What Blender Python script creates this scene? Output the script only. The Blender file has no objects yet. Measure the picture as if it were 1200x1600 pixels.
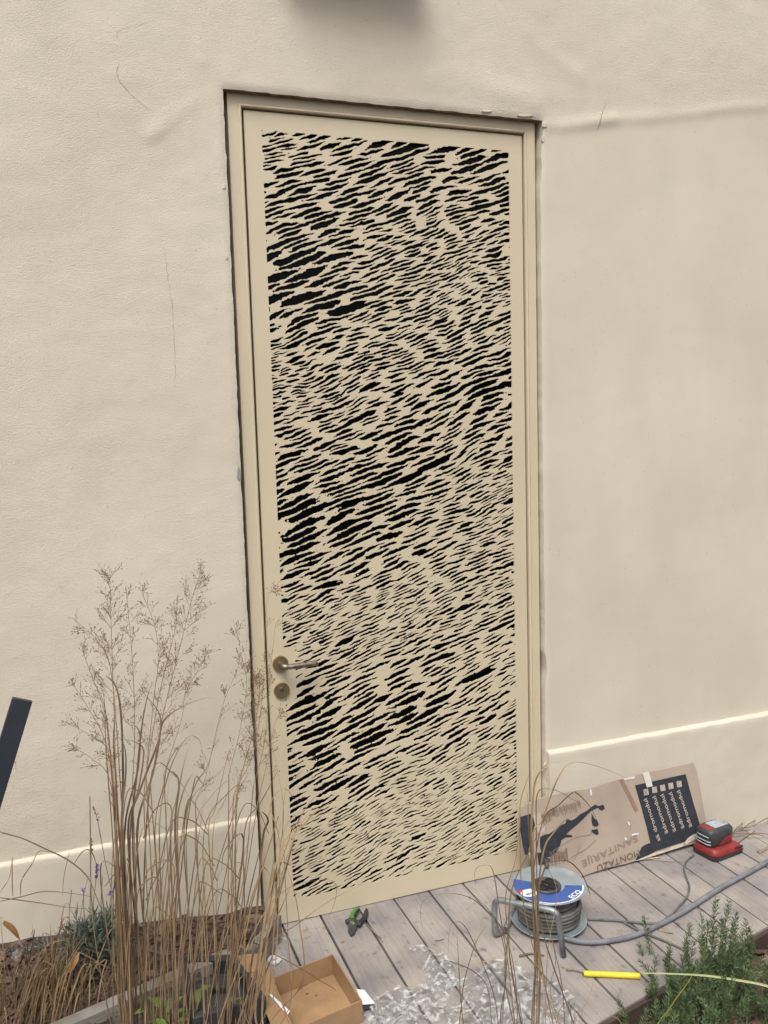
import bpy, bmesh, math, random
import numpy as np
from mathutils import Vector, Matrix
random.seed(11)
sc = bpy.context.scene
COL = sc.collection

# ------------------------------------------------------------------ camera
CAM = np.array([-0.58408713, -2.79655783, 1.71518522])
RM = np.array([[0.93829996, -0.34462781, -0.02872037],
               [-0.06345162, -0.08992527, -0.99392522],
               [0.33995159, 0.93442234, -0.10624406]])
FPX = 1368.0
cam_d = bpy.data.cameras.new('camera')
cam = bpy.data.objects.new('camera', cam_d)
COL.objects.link(cam)
cam_d.sensor_fit = 'VERTICAL'
cam_d.sensor_height = 36.0
cam_d.lens = 36.0 * FPX / 1600.0
cam_d.clip_start = 0.02
cam_d.clip_end = 400
M = Matrix(((RM[0][0], -RM[1][0], -RM[2][0], CAM[0]),
            (RM[0][1], -RM[1][1], -RM[2][1], CAM[1]),
            (RM[0][2], -RM[1][2], -RM[2][2], CAM[2]), (0, 0, 0, 1)))
cam.matrix_world = M
sc.camera = cam

# ------------------------------------------------------------------ sky, sun, exposure (overcast)
SUN_EL, SUN_AZ = math.radians(58), math.radians(-150)
world = bpy.data.worlds.new('World')
sc.world = world
world.use_nodes = True
wn = world.node_tree.nodes
wl = world.node_tree.links
sky = wn.new('ShaderNodeTexSky')
sky.sky_type = 'NISHITA'
sky.sun_disc = False
sky.sun_elevation = SUN_EL
sky.sun_rotation = SUN_AZ
sky.air_density = 1.0
sky.dust_density = 6.0
sky.ozone_density = 1.0
hs = wn.new('ShaderNodeHueSaturation')
hs.inputs['Saturation'].default_value = 0.30
wl.new(sky.outputs[0], hs.inputs['Color'])
wl.new(hs.outputs[0], wn['Background'].inputs[0])
wn['Background'].inputs[1].default_value = 0.13
sd = bpy.data.lights.new('sun', 'SUN')
sd.energy = 1.45
sd.angle = math.radians(26)
sd.color = (1.0, 0.97, 0.93)
sun = bpy.data.objects.new('sun', sd)
COL.objects.link(sun)
sdir = Vector((math.sin(SUN_AZ) * math.cos(SUN_EL), math.cos(SUN_AZ) * math.cos(SUN_EL), math.sin(SUN_EL)))
sun.rotation_euler = sdir.to_track_quat('Z', 'Y').to_euler()
sun.location = (-2, -4, 6)
sc.view_settings.view_transform = 'Standard'
sc.view_settings.look = 'None'
sc.view_settings.gamma = 1.0
sc.view_settings.exposure = 0.38

# ------------------------------------------------------------------ helpers: pixel rays, noise
def ray(u, v):
    return RM.T @ np.array([u - 600.0, v - 800.0, FPX])
def pz(u, v, z=0.0):
    r = ray(u, v); return Vector(CAM + r * ((z - CAM[2]) / r[2]))
def py(u, v, y=0.0):
    r = ray(u, v); return Vector(CAM + r * ((y - CAM[1]) / r[1]))

def hash2(ix, iy, seed):
    h = (ix.astype(np.int64) * 374761393 + iy.astype(np.int64) * 668265263 + seed * 982451653) & 0xffffffff
    h = ((h ^ (h >> 13)) * 1274126177) & 0xffffffff
    return ((h ^ (h >> 16)) & 0xffffff) / float(0xffffff)
def vnoise(x, y, seed=0):
    x = np.asarray(x, float); y = np.asarray(y, float)
    ix = np.floor(x); iy = np.floor(y); fx = x - ix; fy = y - iy
    fx = fx * fx * (3 - 2 * fx); fy = fy * fy * (3 - 2 * fy)
    a = hash2(ix, iy, seed); b = hash2(ix + 1, iy, seed); c = hash2(ix, iy + 1, seed); d = hash2(ix + 1, iy + 1, seed)
    return (a + (b - a) * fx) * (1 - fy) + (c + (d - c) * fx) * fy * 1.0
def fbm(x, y, seed=0, oct=3):
    s = 0; a = 1; t = 0
    for o in range(oct):
        s = s + a * (vnoise(x * 2 ** o, y * 2 ** o, seed + o * 7) - 0.5); t += a; a *= 0.5
    return s / t

# ------------------------------------------------------------------ materials
def mat(name, c1, c2=None, scale=8.0, rough=0.7, metal=0.0, bump=0.0, bscale=60.0, stretch=(1, 1, 1), c3=None, spec=0.5, vary=0.0, detail=6.0):
    m = bpy.data.materials.new(name); m.use_nodes = True
    N = m.node_tree.nodes; L = m.node_tree.links
    b = N['Principled BSDF']
    b.inputs['Roughness'].default_value = rough
    b.inputs['Metallic'].default_value = metal
    b.inputs['Specular IOR Level'].default_value = spec
    tc = N.new('ShaderNodeTexCoord'); mp = N.new('ShaderNodeMapping')
    mp.inputs['Scale'].default_value = stretch
    L.new(tc.outputs['Object'], mp.inputs['Vector'])
    n = N.new('ShaderNodeTexNoise'); n.inputs['Scale'].default_value = scale; n.inputs['Detail'].default_value = detail
    L.new(mp.outputs[0], n.inputs['Vector'])
    r = N.new('ShaderNodeValToRGB')
    c2 = c2 or tuple(x * 0.8 for x in c1)
    r.color_ramp.elements[0].position = 0.34; r.color_ramp.elements[0].color = (*c2, 1)
    r.color_ramp.elements[1].position = 0.66; r.color_ramp.elements[1].color = (*c1, 1)
    if c3:
        e = r.color_ramp.elements.new(0.24); e.color = (*c3, 1)
    L.new(n.outputs['Fac'], r.inputs[0])
    col = r.outputs[0]
    if vary:
        oi = N.new('ShaderNodeObjectInfo'); mr = N.new('ShaderNodeMapRange')
        mr.inputs['To Min'].default_value = 1 - vary; mr.inputs['To Max'].default_value = 1 + vary
        L.new(oi.outputs['Random'], mr.inputs['Value'])
        hv = N.new('ShaderNodeHueSaturation'); L.new(mr.outputs[0], hv.inputs['Value']); L.new(col, hv.inputs['Color'])
        col = hv.outputs[0]
    L.new(col, b.inputs['Base Color'])
    if bump:
        n2 = N.new('ShaderNodeTexNoise'); n2.inputs['Scale'].default_value = bscale; n2.inputs['Detail'].default_value = 5
        L.new(mp.outputs[0], n2.inputs['Vector'])
        bp = N.new('ShaderNodeBump'); bp.inputs['Strength'].default_value = bump; bp.inputs['Distance'].default_value = 0.004
        L.new(n2.outputs['Fac'], bp.inputs['Height']); L.new(bp.outputs[0], b.inputs['Normal'])
    return m

def plaster_mat(name):
    m = bpy.data.materials.new(name); m.use_nodes = True
    N = m.node_tree.nodes; L = m.node_tree.links; b = N['Principled BSDF']
    b.inputs['Roughness'].default_value = 0.85; b.inputs['Specular IOR Level'].default_value = 0.25
    tc = N.new('ShaderNodeTexCoord')
    at = N.new('ShaderNodeAttribute'); at.attribute_name = 'coarse'
    def noise(s, d=4, st=(1, 1, 1)):
        mp = N.new('ShaderNodeMapping'); mp.inputs['Scale'].default_value = st
        L.new(tc.outputs['Object'], mp.inputs[0])
        n = N.new('ShaderNodeTexNoise'); n.inputs['Scale'].default_value = s; n.inputs['Detail'].default_value = d
        L.new(mp.outputs[0], n.inputs['Vector']); return n.outputs['Fac']
    r = N.new('ShaderNodeValToRGB'); L.new(noise(1.6, 5), r.inputs[0])
    r.color_ramp.elements[0].position = 0.3; r.color_ramp.elements[0].color = (0.585, 0.525, 0.425, 1)
    r.color_ramp.elements[1].position = 0.72; r.color_ramp.elements[1].color = (0.655, 0.595, 0.495, 1)
    # faint rain streaks and greyish blotches
    r2 = N.new('ShaderNodeValToRGB'); L.new(noise(5.0, 6, (1, 1, 0.35)), r2.inputs[0])
    r2.color_ramp.elements[0].position = 0.30; r2.color_ramp.elements[0].color = (0.945, 0.945, 0.94, 1)
    r2.color_ramp.elements[1].position = 0.55; r2.color_ramp.elements[1].color = (1, 1, 1, 1)
    mx = N.new('ShaderNodeMix'); mx.data_type = 'RGBA'; mx.blend_type = 'MULTIPLY'; mx.inputs[0].default_value = 1
    L.new(r.outputs[0], mx.inputs[6]); L.new(r2.outputs[0], mx.inputs[7])
    r3 = N.new('ShaderNodeValToRGB'); L.new(noise(95, 2), r3.inputs[0])
    r3.color_ramp.elements[0].position = 0.22; r3.color_ramp.elements[0].color = (0.80, 0.77, 0.72, 1)
    r3.color_ramp.elements[1].position = 0.33; r3.color_ramp.elements[1].color = (1, 1, 1, 1)
    mx2 = N.new('ShaderNodeMix'); mx2.data_type = 'RGBA'; mx2.blend_type = 'MULTIPLY'; mx2.inputs[0].default_value = 0.8
    L.new(mx.outputs[2], mx2.inputs[6]); L.new(r3.outputs[0], mx2.inputs[7])
    L.new(mx2.outputs[2], b.inputs['Base Color'])
    ad = N.new('ShaderNodeMath'); ad.operation = 'MULTIPLY_ADD'; ad.inputs[1].default_value = 0.25
    L.new(noise(48, 4, (1, 1, 1.6)), ad.inputs[0]); L.new(noise(260, 3), ad.inputs[2])
    bp = N.new('ShaderNodeBump'); bp.inputs['Distance'].default_value = 0.0035
    ms = N.new('ShaderNodeMath'); ms.operation = 'MULTIPLY'; ms.inputs[1].default_value = 0.48
    L.new(at.outputs['Fac'], ms.inputs[0]); L.new(ms.outputs[0], bp.inputs['Strength'])
    L.new(ad.outputs[0], bp.inputs['Height']); L.new(bp.outputs[0], b.inputs['Normal'])
    return m

def deck_mat():
    m = bpy.data.materials.new('weathered_deck_wood'); m.use_nodes = True
    N = m.node_tree.nodes; L = m.node_tree.links; b = N['Principled BSDF']
    b.inputs['Specular IOR Level'].default_value = 0.3
    tc = N.new('ShaderNodeTexCoord'); oi = N.new('ShaderNodeObjectInfo')
    def noise(s, d, st, rnd=True):
        mp = N.new('ShaderNodeMapping'); mp.inputs['Scale'].default_value = st
        L.new(tc.outputs['Object'], mp.inputs[0])
        n = N.new('ShaderNodeTexNoise'); n.inputs['Scale'].default_value = s; n.inputs['Detail'].default_value = d
        n.noise_dimensions = '4D'
        if rnd:
            k = N.new('ShaderNodeMath'); k.operation = 'MULTIPLY'; k.inputs[1].default_value = 30
            L.new(oi.outputs['Random'], k.inputs[0]); L.new(k.outputs[0], n.inputs['W'])
        L.new(mp.outputs[0], n.inputs['Vector']); return n.outputs['Fac']
    grain = noise(14, 8, (9, 0.5, 1)); blot = noise(5.5, 7, (1, 1, 1), False); dirt = noise(30, 7, (1, 0.8, 1), False)
    r = N.new('ShaderNodeValToRGB'); L.new(grain, r.inputs[0])
    r.color_ramp.elements[0].position = 0.3; r.color_ramp.elements[0].color = (0.285, 0.268, 0.255, 1)
    r.color_ramp.elements[1].position = 0.62; r.color_ramp.elements[1].color = (0.355, 0.335, 0.318, 1)
    r2 = N.new('ShaderNodeValToRGB'); L.new(blot, r2.inputs[0])
    r2.color_ramp.elements[0].position = 0.33; r2.color_ramp.elements[0].color = (0.68, 0.67, 0.70, 1)
    r2.color_ramp.elements[1].position = 0.6; r2.color_ramp.elements[1].color = (1.05, 1.0, 0.95, 1)
    mx = N.new('ShaderNodeMix'); mx.data_type = 'RGBA'; mx.blend_type = 'MULTIPLY'; mx.inputs[0].default_value = 1
    L.new(r.outputs[0], mx.inputs[6]); L.new(r2.outputs[0], mx.inputs[7])
    r3 = N.new('ShaderNodeValToRGB'); L.new(dirt, r3.inputs[0])
    r3.color_ramp.elements[0].position = 0.27; r3.color_ramp.elements[0].color = (0.50, 0.47, 0.45, 1)
    r3.color_ramp.elements[1].position = 0.42; r3.color_ramp.elements[1].color = (1, 1, 1, 1)
    mx2 = N.new('ShaderNodeMix'); mx2.data_type = 'RGBA'; mx2.blend_type = 'MULTIPLY'; mx2.inputs[0].default_value = 1
    L.new(mx.outputs[2], mx2.inputs[6]); L.new(r3.outputs[0], mx2.inputs[7])
    hv = N.new('ShaderNodeHueSaturation'); mr = N.new('ShaderNodeMapRange')
    mr.inputs['To Min'].default_value = 0.88; mr.inputs['To Max'].default_value = 1.1
    L.new(oi.outputs['Random'], mr.inputs['Value']); L.new(mr.outputs[0], hv.inputs['Value']); L.new(mx2.outputs[2], hv.inputs['Color'])
    L.new(hv.outputs[0], b.inputs['Base Color'])
    rr = N.new('ShaderNodeMapRange'); rr.inputs['To Min'].default_value = 0.45; rr.inputs['To Max'].default_value = 0.8
    L.new(blot, rr.inputs['Value']); L.new(rr.outputs[0], b.inputs['Roughness'])
    bp = N.new('ShaderNodeBump'); bp.inputs['Strength'].default_value = 0.35; bp.inputs['Distance'].default_value = 0.003
    L.new(grain, bp.inputs['Height']); L.new(bp.outputs[0], b.inputs['Normal'])
    return m

def film_mat(name, white=0.12):
    m = bpy.data.materials.new(name); m.use_nodes = True
    N = m.node_tree.nodes; L = m.node_tree.links
    N.remove(N['Principled BSDF']); out = N['Material Output']
    tr = N.new('ShaderNodeBsdfTransparent'); tr.inputs[0].default_value = (0.96, 0.965, 0.97, 1)
    gl = N.new('ShaderNodeBsdfGlossy'); gl.inputs['Roughness'].default_value = 0.12
    df = N.new('ShaderNodeBsdfDiffuse'); df.inputs[0].default_value = (0.90, 0.92, 0.94, 1)
    fr = N.new('ShaderNodeFresnel'); fr.inputs[0].default_value = 1.38
    tc = N.new('ShaderNodeTexCoord'); n = N.new('ShaderNodeTexNoise'); n.inputs['Scale'].default_value = 20; n.inputs['Detail'].default_value = 8; n.inputs['Distortion'].default_value = 2.5
    L.new(tc.outputs['Object'], n.inputs['Vector'])
    r = N.new('ShaderNodeValToRGB'); L.new(n.outputs['Fac'], r.inputs[0])
    r.color_ramp.elements[0].position = 0.47; r.color_ramp.elements[0].color = (white * .18,) * 3 + (1,)
    r.color_ramp.elements[1].position = 0.68; r.color_ramp.elements[1].color = (white * 2.4,) * 3 + (1,)  # whitish noise streaks painted in as highlights on the crinkles
    m1 = N.new('ShaderNodeMixShader'); L.new(r.outputs[0], m1.inputs[0])
    L.new(tr.outputs[0], m1.inputs[1]); L.new(df.outputs[0], m1.inputs[2])
    fm = N.new('ShaderNodeMath'); fm.operation = 'MULTIPLY'; fm.inputs[1].default_value = 0.7; L.new(fr.outputs[0], fm.inputs[0])
    m2 = N.new('ShaderNodeMixShader'); L.new(fm.outputs[0], m2.inputs[0])
    L.new(m1.outputs[0], m2.inputs[1]); L.new(gl.outputs[0], m2.inputs[2])
    L.new(m2.outputs[0], out.inputs['Surface'])
    return m

MT = dict(
    plaster=plaster_mat('cream_plaster'),
    door=mat('beige_powder_coat', (0.600, 0.520, 0.375), (0.575, 0.495, 0.355), 3, 0.42, bump=0.04, bscale=300),
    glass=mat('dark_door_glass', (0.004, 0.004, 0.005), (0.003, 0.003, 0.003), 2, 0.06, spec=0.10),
    brass=mat('brushed_brass', (0.46, 0.37, 0.22), (0.33, 0.26, 0.15), 60, 0.36, 0.9, bump=0.05, bscale=300),
    steel=mat('dull_lever_metal', (0.34, 0.29, 0.23), (0.13, 0.105, 0.08), 90, 0.42, 0.85, bump=0.3, bscale=400),
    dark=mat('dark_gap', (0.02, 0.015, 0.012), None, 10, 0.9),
    crack=mat('brown_crack_line', (0.42, 0.36, 0.28), (0.26, 0.21, 0.16), 40, 0.95),  # brownish colour of the cracks worn into the plaster
    deck=deck_mat(),
    bedboard=mat('grey_edging_board', (0.27, 0.255, 0.225), (0.16, 0.14, 0.115), 14, 0.8, bump=0.3, bscale=40, stretch=(1, 1, 6)),
    soil=mat('bark_soil', (0.10, 0.062, 0.042), (0.035, 0.021, 0.015), 30, 0.95, bump=1.0, bscale=50),
    ground=mat('garden_ground', (0.16, 0.12, 0.08), (0.07, 0.06, 0.035), 3, 0.95, bump=0.6, bscale=20),
    bark=mat('bark_chip', (0.20, 0.135, 0.10), (0.07, 0.045, 0.033), 28, 0.9, bump=0.5, bscale=90, vary=0.45),
    barkstuff=mat('bark_crumbs', (0.16, 0.105, 0.078), (0.05, 0.032, 0.024), 22, 0.92, bump=0.5, bscale=90),
    straw=mat('dry_straw', (0.34, 0.235, 0.12), (0.15, 0.098, 0.055), 9, 0.65, stretch=(1, 1, 1)),
    straw2=mat('dry_brown_blade', (0.21, 0.135, 0.075), (0.085, 0.055, 0.036), 8, 0.7),
    pale=mat('pale_straw', (0.62, 0.50, 0.30), (0.42, 0.31, 0.17), 8, 0.6),
    seed=mat('dry_seed', (0.22, 0.13, 0.07), (0.13, 0.075, 0.04), 30, 0.8),
    haystem=mat('hair_thin_stem', (0.30, 0.20, 0.105), (0.19, 0.12, 0.065), 30, 0.7),
    rosemary=mat('rosemary_needle', (0.125, 0.195, 0.075), (0.05, 0.10, 0.04), 26, 0.55),
    rosestem=mat('rosemary_wood', (0.20, 0.15, 0.09), (0.12, 0.085, 0.05), 30, 0.8),
    lavender=mat('lavender_leaf', (0.15, 0.19, 0.15), (0.065, 0.09, 0.07), 24, 0.75),
    purple=mat('lavender_flower', (0.19, 0.12, 0.42), (0.11, 0.07, 0.26), 60, 0.8),
    weed=mat('weed_leaf', (0.16, 0.26, 0.05), (0.07, 0.13, 0.03), 18, 0.5),
    card=mat('brown_cardboard', (0.36, 0.225, 0.115), (0.27, 0.165, 0.085), 14, 0.85, bump=0.06, bscale=120),
    board=mat('faded_cardboard', (0.43, 0.345, 0.275), (0.36, 0.285, 0.225), 7, 0.88, bump=0.08, bscale=90),
    navy=mat('navy_print', (0.020, 0.024, 0.034), (0.030, 0.035, 0.046), 30, 0.8),
    printlight=mat('unprinted_card', (0.50, 0.43, 0.36), (0.42, 0.35, 0.29), 60, 0.85),
    ink=mat('pen_line', (0.12, 0.09, 0.08), (0.20, 0.15, 0.125), 60, 0.9),
    penfaint=mat('faint_pencil', (0.235, 0.18, 0.145), (0.30, 0.235, 0.19), 60, 0.9),
    flute=mat('torn_flute', (0.25, 0.18, 0.13), (0.16, 0.115, 0.085), 60, 0.9),
    tape=mat('masking_tape', (0.70, 0.68, 0.60), (0.62, 0.60, 0.53), 30, 0.7),
    brtape=mat('brown_tape', (0.33, 0.21, 0.15), (0.27, 0.17, 0.12), 40, 0.5),
    paper=mat('white_paper', (0.78, 0.79, 0.80), (0.70, 0.71, 0.72), 20, 0.8),
    tornpaper=mat('torn_paper_layer', (0.62, 0.57, 0.48), (0.5, 0.44, 0.36), 60, 0.9),
    zinc=mat('galvanised_sheet', (0.46, 0.53, 0.56), (0.34, 0.40, 0.43), 16, 0.42, 0.55, bump=0.05, bscale=60),
    tube=mat('galvanised_tube', (0.33, 0.36, 0.37), (0.20, 0.22, 0.23), 40, 0.42, 0.6),
    cable=mat('dusty_black_cable', (0.16, 0.155, 0.145), (0.085, 0.08, 0.075), 30, 0.75),
    hose=mat('grey_cable_sheath', (0.20, 0.20, 0.215), (0.13, 0.13, 0.14), 25, 0.65),
    blackp=mat('black_plastic', (0.022, 0.024, 0.028), (0.035, 0.036, 0.04), 20, 0.5, bump=0.05, bscale=200),
    bluelabel=mat('blue_label', (0.045, 0.10, 0.33), (0.035, 0.085, 0.28), 30, 0.45),
    white=mat('white_print', (0.78, 0.78, 0.78), (0.68, 0.68, 0.68), 30, 0.5),
    redlabel=mat('red_print', (0.50, 0.05, 0.04), None, 30, 0.5),
    red=mat('red_plastic', (0.27, 0.030, 0.026), (0.17, 0.022, 0.019), 24, 0.48, bump=0.05, bscale=150),
    greyp=mat('charcoal_plastic', (0.060, 0.064, 0.070), (0.035, 0.037, 0.04), 40, 0.5),
    labelgrey=mat('battery_label', (0.42, 0.45, 0.48), (0.30, 0.32, 0.34), 70, 0.5),
    green=mat('green_grip', (0.07, 0.24, 0.035), (0.05, 0.18, 0.025), 40, 0.5),
    yellow=mat('yellow_plastic', (0.78, 0.62, 0.02), (0.68, 0.52, 0.02), 30, 0.45),
    anthra=mat('anthracite_metal', (0.017, 0.022, 0.034), (0.013, 0.016, 0.024), 14, 0.45),
    film=film_mat('clear_plastic_film', 0.10),
    filmw=film_mat('glint_streaked_film', 0.19),
    leafd=mat('dry_leaf', (0.27, 0.19, 0.125), (0.14, 0.10, 0.07), 30, 0.85, vary=0.35),
    leafo=mat('orange_dry_leaf', (0.48, 0.25, 0.09), (0.34, 0.17, 0.06), 40, 0.7),
    lampm=mat('bronze_lamp', (0.07, 0.05, 0.035), None, 10, 0.5, 0.5),
    lampglass=mat('frosted_lamp_glass', (0.6, 0.58, 0.52), None, 10, 0.4),
    reveal=mat('dark_brown_reveal', (0.20, 0.155, 0.115), (0.12, 0.09, 0.065), 30, 0.95, bump=0.6, bscale=80),
    edgestrip=mat('dark_brown_edging', (0.075, 0.05, 0.036), (0.04, 0.027, 0.02), 20, 0.85, bump=0.4, bscale=50),
    filler=mat('grey_filler', (0.27, 0.29, 0.34), (0.2, 0.21, 0.24), 60, 0.9),
)

# ------------------------------------------------------------------ mesh builder
def tag(o, label=None, cat=None, group=None, kind=None):
    if label: o['label'] = label
    if cat: o['category'] = cat
    if group: o['group'] = group
    if kind: o['kind'] = kind
    return o
def empty(name, loc=(0, 0, 0), rz=0.0):
    o = bpy.data.objects.new(name, None); COL.objects.link(o)
    o.empty_display_size = 0.05; o.location = loc; o.rotation_euler = (0, 0, rz)
    return o
class MB:
    def __init__(s): s.v = []; s.f = []
    def add(s, vs, fs):
        k = len(s.v); s.v += [tuple(x) for x in vs]; s.f += [tuple(i + k for i in f) for f in fs]; return s
    def box(s, c, d, rot=None):
        c = Vector(c); vs = []
        for z in (-.5, .5):
            for y in (-.5, .5):
                for x in (-.5, .5):
                    p = Vector((x * d[0], y * d[1], z * d[2]))
                    if rot: p = rot @ p
                    vs.append(c + p)
        return s.add(vs, [(0, 2, 3, 1), (4, 5, 7, 6), (0, 1, 5, 4), (2, 6, 7, 3), (0, 4, 6, 2), (1, 3, 7, 5)])
    def prism(s, poly, ext):
        n = len(poly); ext = Vector(ext); a = [Vector(p) for p in poly]
        return s.add(a + [p + ext for p in a], [tuple(range(n))[::-1], tuple(range(n, 2 * n))] + [(i, (i + 1) % n, n + (i + 1) % n, n + i) for i in range(n)])
    def tube(s, path, rad, n=6, cap=True):
        P = [Vector(p) for p in path]; m = len(P)
        if not hasattr(rad, '__len__'): rad = [rad] * m
        t = (P[1] - P[0]).normalized()
        up = Vector((0, 0, 1)) if abs(t.z) < .9 else Vector((1, 0, 0))
        nrm = t.cross(up).normalized(); vs = []
        for i in range(m):
            if i == 0: tt = P[1] - P[0]
            elif i == m - 1: tt = P[-1] - P[-2]
            else: tt = P[i + 1] - P[i - 1]
            if tt.length < 1e-9: tt = t
            t = tt.normalized()
            nrm = (nrm - t * nrm.dot(t))
            if nrm.length < 1e-6: nrm = t.orthogonal()
            nrm.normalize(); bi = t.cross(nrm)
            for k in range(n):
                a = 2 * math.pi * k / n
                vs.append(P[i] + (nrm * math.cos(a) + bi * math.sin(a)) * rad[i])
        fs = [(i * n + k, i * n + (k + 1) % n, (i + 1) * n + (k + 1) % n, (i + 1) * n + k) for i in range(m - 1) for k in range(n)]
        if cap: fs += [tuple(range(n))[::-1], tuple(range((m - 1) * n, m * n))]
        return s.add(vs, fs)
    def lathe(s, prof, c=(0, 0, 0), n=48, axis='z', cap=True):
        vs = []
        for r, h in prof:
            for k in range(n):
                a = 2 * math.pi * k / n
                if axis == 'z': q = (r * math.cos(a), r * math.sin(a), h)
                elif axis == 'y': q = (r * math.cos(a), h, r * math.sin(a))
                else: q = (h, r * math.cos(a), r * math.sin(a))
                vs.append((c[0] + q[0], c[1] + q[1], c[2] + q[2]))
        m = len(prof)
        fs = [(i * n + k, i * n + (k + 1) % n, (i + 1) * n + (k + 1) % n, (i + 1) * n + k) for i in range(m - 1) for k in range(n)]
        if cap: fs += [tuple(range(n))[::-1], tuple(range((m - 1) * n, m * n))]
        return s.add(vs, fs)
    def ribbon(s, path, width, side=None, fold=0.25, tip=True):
        P = [Vector(p) for p in path]; m = len(P); vs = []
        side = Vector(side or (1, 0, 0))
        for i in range(m):
            t = (P[min(i + 1, m - 1)] - P[max(i - 1, 0)])
            if t.length < 1e-9: t = Vector((0, 0, 1))
            t.normalize(); sd_ = side - t * side.dot(t)
            if sd_.length < 1e-4: sd_ = t.orthogonal()
            sd_.normalize(); nn = t.cross(sd_)
            u = i / (m - 1)
            w = width * (0.55 + 0.45 * min(1, u * 4)) * (max(0.06, 1 - max(0, (u - 0.45) / 0.55) ** 1.6) if tip else 1)
            vs += [P[i] - sd_ * w * .5, P[i] + nn * w * fold, P[i] + sd_ * w * .5]
        fs = []
        for i in range(m - 1):
            a = i * 3; fs += [(a, a + 1, a + 4, a + 3), (a + 1, a + 2, a + 5, a + 4)]
        return s.add(vs, fs)
    def build(s, name, m, parent=None, smooth=False, bevel=0.0, segs=2, loc=None, recalc=True):
        me = bpy.data.meshes.new(name)
        me.from_pydata(s.v, [], s.f)
        if recalc and len(s.f) < 60000:
            bm = bmesh.new(); bm.from_mesh(me); bmesh.ops.recalc_face_normals(bm, faces=bm.faces); bm.to_mesh(me); bm.free()
        me.materials.append(MT[m] if isinstance(m, str) else m)
        if smooth: me.polygons.foreach_set('use_smooth', [True] * len(me.polygons))
        o = bpy.data.objects.new(name, me); COL.objects.link(o)
        if parent: o.parent = parent
        if loc is not None: o.location = loc
        if bevel:
            b = o.modifiers.new('bevel', 'BEVEL'); b.width = bevel; b.segments = segs; b.limit_method = 'ANGLE'; b.angle_limit = 0.6
        return o
def spline(pts, k=6):
    P = [Vector(p) for p in pts]
    if len(P) < 3:
        return [P[0].lerp(P[-1], i / k) for i in range(k + 1)]
    Q = [P[0] * 2 - P[1]] + P + [P[-1] * 2 - P[-2]]; out = []
    for i in range(1, len(Q) - 2):
        a, b, c, d = Q[i - 1], Q[i], Q[i + 1], Q[i + 2]
        for j in range(k):
            t = j / k
            out.append(0.5 * ((2 * b) + (c - a) * t + (2 * a - 5 * b + 4 * c - d) * t * t + (3 * b - a - 3 * c + d) * t ** 3))
    out.append(P[-1]); return out
def relloc(o, base):
    """move a world-space mesh to sit under its thing at `base`"""
    o.location = -Vector(base) if o.parent else Vector((0, 0, 0))

# ------------------------------------------------------------------ the house wall
WF = -0.036
OX0, OX1, OZ = -0.0575, 1.037, 2.7235
pl_a, pl_b = py(848, 197, WF), py(1200, 166, WF)
def ridge_z(x): return pl_a.z + (x - pl_a.x) * (pl_b.z - pl_a.z) / (pl_b.x - pl_a.x) + 0.02 * (vnoise(x * 6, x * 0 + 3.3, 5) - .5)
SMEARS = [((690, 120), (835, 160), 0.045, 0.0042), ((255, 175), (235, 212), 0.022, 0.003), ((880, 200), (960, 185), 0.02, 0.003), ((310, 60), (316, 95), 0.02, 0.0018), ((300, 160), (250, 205), 0.02, 0.0025), ((830, 60), (905, 120), 0.03, 0.002)]
SMW = [(py(*a, WF), py(*b, WF), w, h) for a, b, w, h in SMEARS]
def relief(x, z):
    x = np.asarray(x, float); z = np.asarray(z, float)
    r = 0.007 * fbm(x * 1.1, z * 0.9, 3, 2) + 0.0026 * fbm(x * 4, z * 6, 9, 3) + 0.0024 * fbm(x * 16, z * 22, 21, 3)
    right = 1 / (1 + np.exp(-(x - 1.0) * 60))
    below = 1 / (1 + np.exp((z - ridge_z(x)) * 140))
    r = r * (1 - 0.55 * right * below)
    dz = z - ridge_z(x)
    r = r + right * (0.0035 * np.exp(-(dz / 0.02) ** 2) - 0.0015 * below)
    for a, b, w, h in SMW:
        dx, dzz = b.x - a.x, b.z - a.z; L2 = dx * dx + dzz * dzz
        t = np.clip(((x - a.x) * dx + (z - a.z) * dzz) / L2, 0, 1)
        d = np.hypot(x - a.x - t * dx, z - a.z - t * dzz)
        r = r + h * np.exp(-(d / w) ** 2) * (0.5 + t)
    return -r
wall = tag(empty('house_wall', (0.5, 0, 0)), 'cream plastered house wall around the door, with patched and cracked render', 'wall')
def lin(a, b, st): return list(np.linspace(a, b, max(2, int(round((b - a) / st)) + 1)))
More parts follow.
